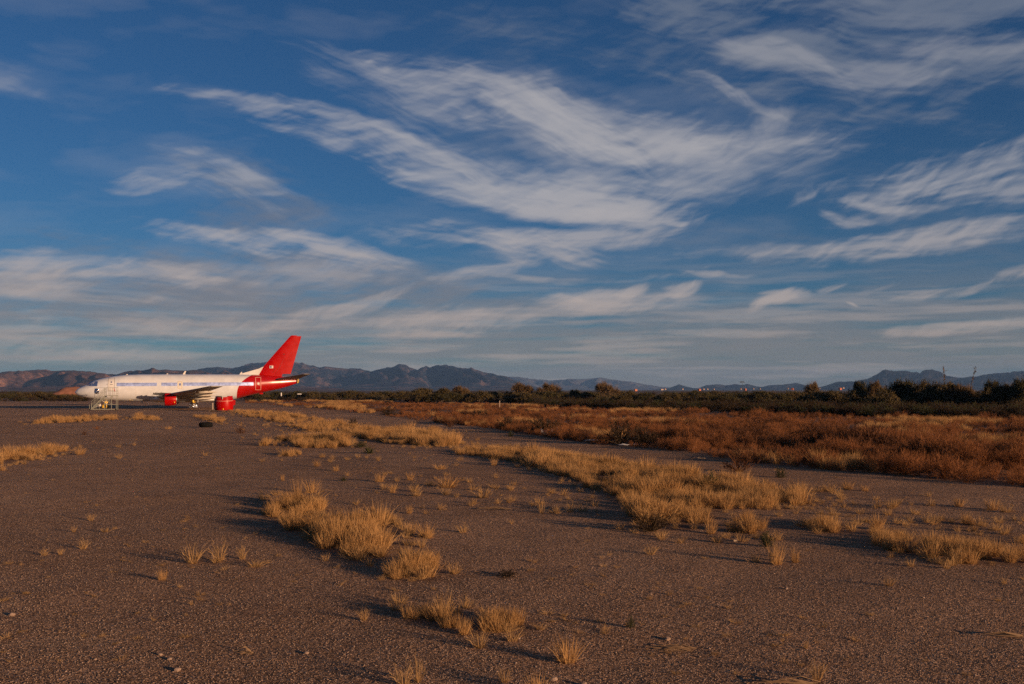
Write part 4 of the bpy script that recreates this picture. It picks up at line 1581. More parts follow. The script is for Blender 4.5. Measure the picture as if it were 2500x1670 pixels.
for y in (-.6, .6):
    m = MB()
    m.bar((xl, y, .12), (xr + .02, y, .12), 0.058)
    m.bar((xl + .25, y, .12), (xl + .25, y, .95), 0.051)
    m.bar((xl, y, .12), (xl, y, .8), 0.051)
    m.build('base_frame', SM, stairs)
    m = MB()
    m.bar((xp + .06, y, 1.95), (1.12, y, .75), 0.041)
    m.bar((xp + .06, y, .75), (1.12, y, 1.95), 0.041)
    m.bar((xp + .06, y, .78), (xr - .03, y, .78), 0.041)
    m.build('cross_brace', SM, stairs)
for y in (-.62, .62):
    m = MB()
    for x in (xp + .04, .72, 1.26, xr - .03):
        m.bar((x, y, PH - .02), (x, y, PH + 1.08), 0.038)
    m.bar((xp - .02, y, PH + 1.08), (xr, y, PH + 1.08), 0.041)
    m.bar((xp, y, PH + .55), (xr, y, PH + .55), 0.032)
    m.build('railing', SM, stairs)
    m = MB()
    for k in range(5):
        t = k / 4
        x, z = xl + .3 + (xp - xl - .3) * t, .25 + (PH - .25) * t
        m.bar((x, y, z), (x, y, z + .98), 0.035)
    m.bar((xl + .28, y, 1.23), (xp, y, PH + .98), 0.041)
    m.bar((xl + .28, y, .78), (xp, y, PH + .5), 0.032)
    m.build('handrail', SM, stairs)
m = MB()
for z in (PH + .3, PH + .7, PH + 1.08):
    m.bar((xr, -.6, z), (xr, .6, z), 0.035)
m.build('end_rail', SM, stairs)
m = MB()
m.bar((xl + .45, .62, PH + 1.08), (xp, .62, PH + 1.08), 0.038)
m.bar((xl + .45, .62, .95), (xl + .45, .62, PH + 1.08), 0.038)
m.build('upper_rail', SM, stairs)
for x, y in ((xl + .05, -.62), (xr - .1, -.62), (xl + .05, .62), (xr - .1, .62)):
    MB().lathe([(-.03, .02), (-.03, .10), (.03, .10), (.03, .02)], 14, 'y', (x, y, .10)).build('wheel', M['rubber'], stairs, smooth=True, sharp=35)
MB().bar((1.45, -.66, PH + .98), (1.6, -.66, PH + .55), .07).build('rail_cover', M['paint_red'], stairs)


def world_of(o, p):
    c, s_ = math.cos(o.rotation_euler.z), math.sin(o.rotation_euler.z)
    return o.location.x + p[0] * c - p[1] * s_, o.location.y + p[0] * s_ + p[1] * c, o.location.z + p[2]


o = foil_lump('foil_bundle', (0, 0, 0), (.34, .22, .42), 91, None)
o.location = world_of(stairs, (-.95, .25, 2.62))
tag(o, 'crumpled silver foil bundle hung on the rail at the top of the boarding steps', 'foil')
for i, (dx, z, sc_, mt, lab) in enumerate(((-1.15, .62, .30, 'litter_white', 'pale wrapped bundle under the left part of the boarding stairs'),
                                           (-.72, .66, .28, 'post_white', 'off white bundle under the middle of the boarding stairs'),
                                           (-.02, .58, .36, 'tape_yellow', 'yellow wrapped bundle hanging under the stair platform'))):
    o = foil_lump('wrapped_bundle', (0, 0, 0), (sc_, sc_ * .8, sc_), 120 + i, None, M[mt], 2)
    o.location = world_of(stairs, (dx, .9, z))
    tag(o, lab, 'bundle')
    MB().bar((0, 0, -sc_ * .8), (0, 0, -z - .02), .05).build('stand', SM, o)

# ---------------------------------------------------------------- red cowl on a pallet, tyre, litter
cxp, cyp = gx(547, 1004)
cowl = empty('engine_cowl', (cxp, cyp, gz1(cxp, cyp) + .13), R(8))
tag(cowl, 'red engine cowl standing on end on a wooden pallet below the rear fuselage', 'cowl')
m = MB()
n = 40
prof = [(0, 1.10), (.3, 1.17), (.8, 1.22), (1.25, 1.20), (1.62, 1.12), (1.86, 1.08)]
outer, inner = [], []
for j, (z, r) in enumerate(prof):
    ro, ri = [], []
    for k in range(n):
        a = 2 * math.pi * k / n
        rim = 0.0
        if j == len(prof) - 1:
            f = math.cos(a + math.pi / 2)               # front sags, right horn rises
            rim = -.17 * max(0, f) + .10 * max(0, math.cos(a - 5.6)) ** 6 - (.22 if 1.3 < a < 1.9 else 0)
        if j == len(prof) - 2:
            rim = -.06 * max(0, math.cos(a + math.pi / 2))
        ro.append((r * math.cos(a), r * .95 * math.sin(a), z + rim))
        ri.append(((r - .09) * math.cos(a), (r - .09) * .95 * math.sin(a), z + rim))
    outer.append(ro)
    inner.append(ri)
m.rings(outer, cap0=False, cap1=False)
m.rings([outer[-1], inner[-1]], cap0=False, cap1=False)
m.mi = 1
m.rings(inner[::-1], cap0=False, cap1=False)
m.build('shell', [M['paint_red'], M['dark_metal']], cowl, smooth=True, sharp=40)
m = MB()
rg = []
for k in range(n + 1):
    a = math.pi * 1.02 + math.pi * .98 * k / n
    z = 1.30 - .10 * math.sin(math.pi * k / n)
    rg.append([((1.207 + .012 * q_) * math.cos(a), (1.207 + .012 * q_) * .95 * math.sin(a), z + dz) for q_, dz in ((0, -.02), (1, -.02), (1, .02), (0, .02))])
m.rings(rg)
m.build('seam_band', M['outline_red'], cowl)
m = MB()
m.rings([[(1.10, -.35, .55), (1.10, .25, .55), (1.10, .25, 1.35), (1.10, -.35, 1.35)], [(1.42, -.28, .70), (1.42, .2, .70), (1.45, .2, 1.32), (1.45, -.28, 1.32)]])
m.build('side_duct', M['paint_red'], cowl)
m = MB()
for a in np.linspace(math.pi * .98, math.pi * 1.16, 5):
    m.bar((1.20 * math.cos(a), 1.14 * math.sin(a), .15), (1.19 * math.cos(a), 1.13 * math.sin(a), 1.55), .07)
m.build('edge_seal', M['soot'], cowl)
MB().box(.02, .12, -1.12, -1.05, .08, .24).build('tag_plate', M['tape_yellow'], cowl)
MB().box(-.06, .0, -1.22, -1.14, 1.45, 1.72).build('latch', M['post_white'], cowl)

pal = empty('wooden_pallet', (cxp, cyp, gz1(cxp, cyp)), R(8))
tag(pal, 'flat dark wooden pallet lying under the red engine cowl', 'pallet')
for k in range(9):
    y = -1.3 + k * .32
    MB().box(-1.75, 1.75, y, y + .25, .085 + .004 * (k % 2), .118).build('plank', M['pallet'], pal)
for x in (-1.7, -.05, 1.6):
    MB().box(x, x + .1, -1.3, 1.5, -.03, .08).build('bearer', M['pallet'], pal)
x, y = gx(519.5, 1000)
o = MB().box(-.08, .08, -.03, .03, -.05, .95).build('white_board', M['house_wall'])
o.location = (x, y, gz1(x, y))
tag(o, 'narrow white upright board behind the left side of the red cowl', 'board')

x, y = gx(498.5, 1045)
tyre = empty('old_tyre', (x, y + .4, gz1(x, y)))
tag(tyre, 'black aircraft tyre lying flat on the gravel in front of the red cowl', 'tyre')
m = MB().lathe([(.0, .28), (.0, .40), (.05, .475), (.13, .50), (.23, .50), (.31, .475), (.36, .40), (.36, .28), (.30, .25), (.06, .25)], 36, 'z', (0, 0, 0), close_prof=True)
m.build('tread', M['rubber'], tyre, smooth=True, sharp=30)
for z in (.10, .18, .26):
    MB().lathe([(0, .497), (0, .506), (.025, .506), (.025, .497)], 36, 'z', (0, 0, z), close_prof=True).build('rib', M['rubber'], tyre)


def sheet(name, px, py, w, d, h, seed, label, cat, mat='litter_white'):
    """crumpled scrap of plastic or board"""
    rng = np.random.default_rng(seed)
    x, y = gx(px, py)
    k = 7
    V, F = [], []
    for lay in (0, .012):
        for i in range(k):
            for j in range(k):
                V.append(((i / (k - 1) - .5) * w + rng.normal(0, w * .03), (j / (k - 1) - .5) * d + rng.normal(0, d * .04), .02 + lay + abs(rng.normal(0, h * .5))))
    top = k * k
    for i in range(k - 1):
        for j in range(k - 1):
            a = i * k + j
            F.append((a, a + 1, a + k + 1, a + k))
            F.append((top + a, top + a + k, top + a + k + 1, top + a + 1))
    rim = [i * k for i in range(k)] + [(k - 1) * k + j for j in range(1, k)] + [i * k + k - 1 for i in range(k - 2, -1, -1)] + [j for j in range(k - 2, 0, -1)]
    for p, q in zip(rim, rim[1:] + rim[:1]):
        F.append((p, q, q + top, p + top))
    for lay in range(1):
        pass
    me = bpy.data.meshes.new(name)
    me.from_pydata(V, [], F)
    me.materials.append(M[mat])
    o = link(name, me)
    o.location = (x, y, gz1(x, y))
    o.rotation_euler = (0, 0, rng.uniform(-.5, .5))
    tag(o, label, cat)
    return o


sheet('white_litter', 1344, 1061, 1.15, .5, .34, 1, 'leftmost crumpled white plastic scrap at the foot of the rust coloured weeds', 'litter')
sheet('white_litter', 1452, 1077, 1.0, .5, .10, 2, 'flat white scrap lying left of the big dark bush at the weed edge', 'litter')
sheet('white_litter', 1535, 1086, 1.2, .35, .06, 3, 'long thin white scrap lying under the big dark bush', 'litter')
sheet('white_litter', 1098, 1073, .30, .2, .20, 4, 'small white scrap caught in the golden grass behind the dark spiky plant', 'litter')
sheet('pale_chip', 1712, 1120, .32, .06, .03, 5, 'short pale stick on bare gravel left of the rust shrub', 'debris', 'pallet_pale')
sheet('pale_chip', 1795, 1317, .07, .03, .02, 6, 'tiny pale chip on the gravel near the paired grass tufts', 'debris', 'pallet_pale')
x, y = gx(1220, 998)
o = MB().box(-.05, .05, -.04, .04, -.1, 1.2).build('marker_post', M['house_wall'])
o.location = (x, y, gz1(x, y))
tag(o, 'thin pale marker post standing in the rust coloured weeds', 'post')
x, y = gx(686.5, 978)
o = MB().lathe([(0, .02), (0, .18), (.75, .18), (.9, .10), (.92, .02)], 16, 'z', (0, 0, 1.2)).build('white_tank', M['post_white'], smooth=True, sharp=40)
MB().bar((0, 0, -.1), (0, 0, 1.22), .06).build('stand', M['dark_metal'], o)
o.location = (x, y, gz1(x, y))
tag(o, 'small white upright tank in the bushes behind the red tail', 'tank')
x, y = gx(731, 979)
o = MB().lathe([(-.5, .02), (-.48, .16), (.48, .16), (.5, .02)], 14, 'x', (0, 0, 1.75)).build('white_drum', M['post_white'], smooth=True, sharp=40)
for x_ in (-.3, .3):
    MB().bar((x_, 0, -.1), (x_, 0, 1.66), .05).build('leg', M['dark_metal'], o)
o.location = (x, y, gz1(x, y))
tag(o, 'white horizontal drum among the bushes right of the red tail', 'tank')
# broken boards on the gravel in front of the stairs
rng = np.random.default_rng(44)
for i, (px, lab) in enumerate(((240, 'left piece of dark broken timber on the gravel before the stairs'), (257, 'thickest piece of dark broken timber on the gravel before the stairs'),
                               (275, 'right piece of dark broken timber on the gravel before the stairs'))):
    x, y = gx(px, 1016)
    m = MB().bar((-.7, 0, .05), (.7, .1, .10 + .1 * (i == 1)), .07, .05)
    m.bar((-.3, -.05, .05), (.2, .2, .22), .05)
    o = m.build('broken_timber', M['bark'])
    o.location = (x, y, gz1(x, y))
    o.rotation_euler = (0, 0, rng.uniform(-.3, .3))
    tag(o, lab, 'timber')

# ---------------------------------------------------------------- houses and mast far out on the plain
def make_house(w, d, h, wall, roof=True):
    r = empty('house', (0, 0, 0))
    MB().box(-w / 2, w / 2, -d / 2, d / 2, -1, h).build('wall', wall, r)
    m = MB()
    m.add([(-w / 2 - .4, -d / 2 - .4, h), (w / 2 + .4, -d / 2 - .4, h), (w / 2 + .4, d / 2 + .4, h), (-w / 2 - .4, d / 2 + .4, h), (-w / 2 - .4, 0, h + 1.4), (w / 2 + .4, 0, h + 1.4)],
          [(0, 1, 5, 4), (2, 3, 4, 5), (1, 2, 5), (3, 0, 4), (3, 2, 1, 0)])
    m.build('roof', M['roof_tile'], r)
    for k in range(3):
        x = (k - 1) * w * .3
        MB().box(x - .6, x + .6, -d / 2 - .04, -d / 2 + .1, h * .35, h * .75).build('window', M['window_dark'], r)
    return r


HOUSES = [(1552, 950, 'c'), (1622, 949, 'w'), (1632, 949, 'w'), (1646, 948, 'w'), (1699, 948, 'w'), (1715, 949.5, 'c'), (1733, 948, 'w'), (1752, 948, 'w'), (1778, 948, 'w'), (1812, 947.5, 'w'),
          (1838, 948.5, 'c'), (1866, 947, 'w'), (1895, 947, 'w'), (1924, 946.5, 'w'), (1952, 947.5, 'c'), (2017, 945.5, 'w'), (2046, 946, 'w'), (2056, 947, 'c'), (2070, 945, 'w'), (2085, 947, 'c')]
hw, hc = make_house(9, 7, 3.0, M['house_wall']), make_house(8, 7, 3.2, M['house_clay'])
first = {'w': True, 'c': True}
hcount = {'w': 0, 'c': 0}
NTH = ['first', 'second', 'third', 'fourth', 'fifth', 'sixth', 'seventh', 'eighth', 'ninth', 'tenth', 'eleventh', 'twelfth', 'thirteenth', 'fourteenth', 'fifteenth']
for i, (px, py, k) in enumerate(HOUSES):
    src = hw if k == 'w' else hc
    o = src if first[k] else copy_tree(src)
    first[k] = False
    Y = 1500 if k == 'c' else 1900
    o.location = (at(px, Y), Y + (i * 37) % 160, max(-.5, up(py, Y) - 2.4))
    o.rotation_euler = (0, 0, R(20 + (i * 53) % 50))
    o.scale = (.36, .36, .5) if k == 'w' else (.48, .48, .62)
    o['group'] = 'houses on the far plain'
    o['category'] = 'house'
    o['label'] = NTH[hcount[k]] + (' tiny pale house' if k == 'w' else ' tiny orange house') + ' from the left on the far plain above the scrub'
    hcount[k] += 1
mp_ = gz1(0, 0)
Y = 700
o = MB().bar((0, 0, -1), (0, 0, up(934, Y)), .14).bar((-1.4, 0, up(934.5, Y)), (1.4, 0, up(934.5, Y)), .12).build('light_mast', M['dark_metal'])
for x in (-1.2, -.4, .4, 1.2):
    MB().box(x - .3, x + .3, -.2, .2, up(934, Y) + .1, up(934, Y) + .75).build('floodlight', M['dark_metal'], o)
o.location = (at(1812, Y), Y, 0)
tag(o, 'thin dark floodlight mast on the skyline above the low hills', 'light mast')

# ---------------------------------------------------------------- desert trees and bushes along the far edge of the field
def tree_meshes(seed, leafmat, lobes=11, leaves=2600, twigs=900, low=0.25, leafy=0.16, spread=1.0):
    """unit tree: crown about 2 wide and 1 high, several thin trunks"""
    rng = np.random.default_rng(seed)
    tr = MB()
    cen = []
    for k in range(lobes):
        a = 2 * math.pi * (k + rng.random() * .8) / lobes
        rr = rng.uniform(.15, .72) * spread
        z = low + (0.80 - low) * (1 - (rr / 1.0) ** 1.6) * rng.uniform(.55, 1.0)
        cen.append((rr * math.cos(a), rr * math.sin(a), z, rng.uniform(.20, .36)))
    for (x, y, z, r) in cen[::2]:
        b = Vector((rng.normal(0, .05), rng.normal(0, .05), -.03))
        mid = Vector((x * .4, y * .4, z * .5)) + Vector(rng.normal(0, .03, 3))
        tr.tube([b, mid, Vector((x, y, z + .1))], [.035, .024, .010], 5)
    parts = []
    per = leaves // lobes
    pt = twigs // lobes
    for (x, y, z, r) in cen:
        n = per
        d = rng.normal(size=(n, 3))
        d /= np.linalg.norm(d, axis=1, keepdims=True)
        q = rng.random((n, 1)) ** 0.45
        lump = 0.75 + 0.5 * rng.random((n, 1))
        P = np.array([x, y, z]) + d * q * lump * np.array([r * 1.15, r * 1.15, r * .78])
        P[:, 2] = np.maximum(P[:, 2], .02 + .10 * rng.random(n))
        parts.append(strips(P, rng.normal(size=(n, 3)) + np.array([0, 0, .4]), leafy * rng.uniform(.35, .75, n), leafy * rng.uniform(.16, .32, n), np.zeros(n), rng))
        d = rng.normal(size=(pt, 3))
        d[:, 2] = np.abs(d[:, 2]) * .9 + .15
        d /= np.linalg.norm(d, axis=1, keepdims=True)
        B = np.array([x, y, z]) + d * r * .35
        parts.append(strips(B, d + rng.normal(0, .25, (pt, 3)), r * rng.uniform(.65, 1.12, pt), np.full(pt, .012), np.zeros(pt), rng))
    V, Q, T, I = join(parts)
    crown = mesh_np('tree_crown', V, Q, T, I)
    crown.materials.append(leafmat)
    return tr.mesh('tree_trunk', M['bark'], True), crown


PROTO = {}
for nm, seeds, lm, kw in (('olive', (1, 2, 3), M['leaf_olive'], dict(lobes=12, leaves=3000, twigs=900)),
                          ('green', (4, 5, 6), M['leaf_green'], dict(lobes=12, leaves=3200, twigs=700)),
                          ('dry', (7, 8), M['leaf_dry'], dict(lobes=10, leaves=1300, twigs=2200, leafy=.10)),
                          ('low', (9, 10, 11), M['leaf_olive'], dict(lobes=13, leaves=2600, twigs=700, low=.12, spread=1.15))):
    PROTO[nm] = [tree_meshes(s_, lm, **kw) for s_ in seeds]


def plant_tree(px, base, top, wpx, kind, k, label, group=None, name='desert_tree', cat='tree'):
    Y = EYE * FPX / (base - HORY)
    h = up(top, Y)
    w = wpx / FPX * Y
    x = at(px, Y)
    o = empty(name, (x, Y, gz1(x, Y)), (k * 2.399) % 6.28)
    tk, cr = PROTO[kind][k % len(PROTO[kind])]
    o.scale = (w / 1.9, w / 1.9, h / 1.02)
    link('trunk', tk, None, o)
    link('crown', cr, None, o)
    tag(o, label, cat, group)
    return o


# tall ones, told apart by what they stand in front of
NAMED = [
    (1030, 980, 943, 72, 'olive', 'broad olive bush below the right slope of the highest blue mountain'),
    (1083, 980, 942, 50, 'olive', 'narrow olive bush below the notch in the blue mountain crest'),
    (1124, 981, 939, 62, 'dry', 'twiggy tan bush below the right summit of the blue mountains'),
    (1276, 983, 930, 76, 'dry', 'large domed bare twigged tree at the right end of the blue mountains'),
    (1338, 983, 931, 70, 'dry', 'domed twiggy tree just right of the large one where the pale range begins'),
    (1474, 984, 928, 76, 'dry', 'rounded solitary tree standing clear against the pale hazy mountains'),
    (1404, 983, 946, 34, 'green', 'small dark tree in the gap between the two rounded trees'),
    (1695, 990, 946, 34, 'green', 'small dark bush below the first little dark hill'),
    (1985, 993, 927, 50, 'dry', 'tan topped tree left of the jagged mountain'),
    (2099, 997, 919, 44, 'green', 'dark rounded tree at the left foot of the jagged mountain'),
    (2140, 998, 924, 58, 'dry', 'feathery tan tree below the left summit of the jagged mountain'),
    (2205, 1000, 918, 92, 'green', 'broad dense dark tree in front of the middle of the jagged mountain'),
    (2252, 1001, 921, 60, 'olive', 'olive tree below the right summit of the jagged mountain'),
    (2300, 1003, 921, 104, 'olive', 'wide spreading olive tree beneath the left bare stalk'),
    (2345, 1004, 931, 74, 'dry', 'leaning twiggy tree beneath the right bare stalk'),
    (2420, 1004, 916, 46, 'green', 'small round dark tree against the long right hand ridge'),
    (2452, 1006, 924, 74, 'olive', 'broad olive tree between the round dark tree and the right edge'),
    (2492, 1007, 911, 66, 'green', 'tall dark tree cut by the right edge of the scene'),
]
for i, (px, b, t, w, kd, lab) in enumerate(NAMED):
    plant_tree(px, b, t, w, kd, i, lab, 'desert trees along the far edge of the field')

rng = np.random.default_rng(2024)
LINE = []
for px in np.arange(-40, 215, 24):
    LINE.append((px + rng.uniform(-6, 6), rng.uniform(975.5, 978.5), rng.uniform(953, 961), rng.uniform(44, 78), rng.choice(['low', 'green', 'olive']),
                 'low dark bush in the row left of the aircraft nose', 'bushes left of the aircraft nose'))
for px in np.arange(598, 1010, 21):
    LINE.append((px + rng.uniform(-6, 6), rng.uniform(976, 979), rng.uniform(951.5, 958), rng.uniform(40, 66), rng.choice(['low', 'olive', 'green', 'low']),
                 'low olive bush in the row behind the red tail', 'bushes behind the red tail'))
for px in np.arange(1000, 1520, 24):
    LINE.append((px + rng.uniform(-8, 8), rng.uniform(980, 985), rng.uniform(948, 958), rng.uniform(44, 76), rng.choice(['low', 'olive', 'green', 'low']),
                 'low bush at the foot of the mid horizon trees', 'low bushes at the foot of the mid horizon trees'))
for px in np.arange(1515, 2000, 23):
    LINE.append((px + rng.uniform(-8, 8), rng.uniform(985, 993), rng.uniform(950, 957), rng.uniform(54, 92), rng.choice(['low', 'olive', 'green', 'low']),
                 'low green bush in the row below the distant houses', 'bushes below the distant houses'))
for px in np.arange(1990, 2580, 26):
    LINE.append((px + rng.uniform(-8, 8), rng.uniform(996, 1006), rng.uniform(934, 958), rng.uniform(70, 120), rng.choice(['low', 'olive', 'green']),
                 'large dark bush of the dense right hand thicket', 'bushes in the right hand thicket'))
ORD = ['first', 'second', 'third', 'fourth', 'fifth', 'sixth', 'seventh', 'eighth', 'ninth', 'tenth', 'eleventh', 'twelfth', 'thirteenth', 'fourteenth', 'fifteenth',
       'sixteenth', 'seventeenth', 'eighteenth', 'nineteenth', 'twentieth', 'twenty first', 'twenty second', 'twenty third', 'twenty fourth', 'twenty fifth']
LINE.sort(key=lambda r: r[0])
count = {}
for i, (px, b, t, w, kd, lab, grp) in enumerate(LINE):
    k = count[grp] = count.get(grp, -1) + 1
    plant_tree(px, b, t, w, str(kd), i, f'{ORD[k]} from the left, ' + lab, grp, 'desert_bush', 'bush')

# two bare stalks above the thicket
for px, b, t, lab in ((2304, 1003, 895, 'thin bare stalk with small tufts rising above the wide olive tree'), (2382, 1004, 897, 'thin leaning bare stalk right of the taller stalk in the thicket')):
    Y = EYE * FPX / (b - HORY)
    h = up(t, Y)
    lean = .6 if px > 2350 else -.1
    x = at(px, Y) - lean
    o = empty('bare_stalk', (x, Y, gz1(x, Y)))
    MB().tube([(-lean * 1.2, 0, -.1), (0, .05, h * .55), (lean * .4, 0, h * .8), (lean, 0, h)], [.05, .04, .03, .012], 5).build('stem', M['bark'], o)
    r2 = np.random.default_rng(px)
    n = 46
    tt = r2.uniform(.66, 1.0, n)
    P = np.stack([lean * np.clip((tt - .55) / .45, 0, 1), np.zeros(n), h * tt], 1) + r2.normal(0, .07, (n, 3))
    V, Q, T, I = strips(P, r2.normal(0, 1, (n, 3)) + np.array([0, 0, .5]), r2.uniform(.12, .34, n), np.full(n, .09), np.zeros(n), r2)
    link('leaf_tuft', mesh_np('stalk_leaves', V, Q, T, I), M['leaf_dry'], o)
    tag(o, lab, 'plant')

# dark tangled scrub that fills the foot of the tree line
sp = []
for P, dn in ((poly([(1000, 981), (1500, 988), (1500, 984), (1000, 979)]), .16), (poly([(1300, 992), (1480, 999), (1960, 1013), (1960, 994), (1480, 986), (1300, 985)]), .40),
              (poly([(1850, 1012), (2580, 1028), (2580, 1006), (1850, 997)]), .7), (poly([(590, 979), (1010, 981), (1010, 978), (590, 976.5)]), .06),
              (poly([(-60, 980), (210, 980), (210, 977), (-60, 977)]), .05)):
    sp.append(sample_poly(P, dn, 700 + len(sp), 0.0))
sp = np.concatenate(sp)
dd = np.hypot(sp[:, 0], sp[:, 1])
scatter('dark_scrub', 'dark tangled scrub at the foot of the tree line', DARKB + GREENB[:1], sp, RNG.uniform(.6, 1.35, len(sp)), RNG.uniform(0, 6.28, len(sp)))
sp = sample_poly(poly([(-200, 973), (700, 973), (1500, 972), (2700, 978), (2700, 970), (1500, 964), (700, 965), (-200, 965)]), .010, 740, .35, 30.0)
scatter('far_scrub', 'scrub covering the plain beyond the tree line', DARKB + GREENB, sp, RNG.uniform(1.2, 2.4, len(sp)), RNG.uniform(0, 6.28, len(sp)))

# ---------------------------------------------------------------- single shrubs and tufts that can be pointed out
def single(name, mesh_src, px, py, hpx, wpx, label, cat, group=None, rz=None):
    x, y = gx(px, py)
    me = mesh_src.data
    h, w = hpx / FPX * y, wpx / FPX * y
    ext = np.array([v.co[:] for v in me.vertices]) if me.name not in EXT else None
    if ext is not None:
        EXT[me.name] = (np.percentile(ext[:, 2], 97), np.percentile(np.hypot(ext[:, 0], ext[:, 1]), 95) * 2)
    eh, ew = EXT[me.name]
    o = bpy.data.objects.new(name, me)
    COL.objects.link(o)
    o.location = (x, y, gz1(x, y))
    o.rotation_euler = (0, 0, (px * 0.713) % 6.28 if rz is None else rz)
    o.scale = (w / ew, w / ew, h / eh)
    tag(o, label, cat, group)
    return o


EXT = {}
fg = 'desert shrubs at the near edge of the rust coloured weeds'
single('dark_shrub', DARKB[0], 1520, 1084, 54, 108, 'largest dark bush at the near edge of the rust coloured weeds', 'bush', fg)
single('dark_shrub', DARKB[1], 1575, 1086, 40, 60, 'dark bush touching the right side of the largest dark bush', 'bush', fg)
single('dark_shrub', DARKB[2], 1242, 1050, 28, 60, 'dark brown bush at the weed edge above the small green bush', 'bush', fg)
single('dark_shrub', DARKB[1], 1330, 1060, 38, 84, 'brown bush at the weed edge behind the leftmost white scrap', 'bush', fg)
single('dark_shrub', DARKB[0], 950, 1014, 20, 44, 'dark brown bush at the left end of the rust coloured weeds', 'bush', fg)
single('dark_shrub', DARKB[2], 862, 1042, 20, 24, 'small dark bush in the middle golden grass', 'bush', fg)
single('dark_shrub', DARKB[1], 1165, 1024, 22, 40, 'dark bush standing inside the rust coloured weeds left of the marker post', 'bush', fg)
single('rust_shrub', RUSTB[0], 1808, 1152, 62, 84, 'airy rust brown shrub at the top of the diagonal grass band', 'shrub')
single('rust_shrub', RUSTB[1], 586, 1057, 18, 26, 'dark rust tumbleweed on the gravel right of the black tyre', 'shrub')
single('rust_shrub', RUSTB[2], 665, 1029, 12, 14, 'small dark round weed on the gravel below the red tail', 'shrub')
single('rust_shrub', RUSTB[1], 1100, 1042, 22, 34, 'reddish weed clump at the near edge of the weeds behind the golden grass', 'shrub')
single('spiky_plant', source('spiky', tuft_mesh('spiky_leaves', 90, 1.0, .12, 1.15, .05, 900, .05), M['green_bush']), 902, 1107, 19, 30, 'dark spiky plant alone on the gravel below the golden grass', 'plant')
single('green_shrub', GREENB[0], 1247, 1066, 14, 15, 'small green bush alone on the gravel before the weeds', 'bush')
single('green_shrub', GREENB[1], 1734, 1190, 34, 58, 'green bush inside the diagonal golden grass band', 'bush')
single('green_shrub', GREENB[2], 1870, 1328, 34, 36, 'grey green bush touching the bright grass tuft', 'bush')
single('green_shrub', GREENB[0], 1905, 1166, 22, 30, 'small dark green bush behind the diagonal grass band', 'bush')
single('green_shrub', GREENB[1], 1540, 1529, 26, 24, 'small greenish sprig alone on the near gravel', 'plant')
single('green_shrub', GREENB[2], 880, 1092, 14, 34, 'grey green low bush left above the dark spiky plant', 'bush')
single('green_shrub', GREENB[0], 838, 1172, 10, 18, 'tiny dark green weed left of the fluffy tufts', 'plant')
single('dark_shrub', DARKB[2], 1590, 1292, 40, 100, 'sprawling grey brown bush at the foot of the diagonal grass band', 'bush')
single('dark_shrub', DARKB[0], 1235, 1402, 14, 70, 'flat dark dead weed on the gravel right of the grass clump', 'plant')

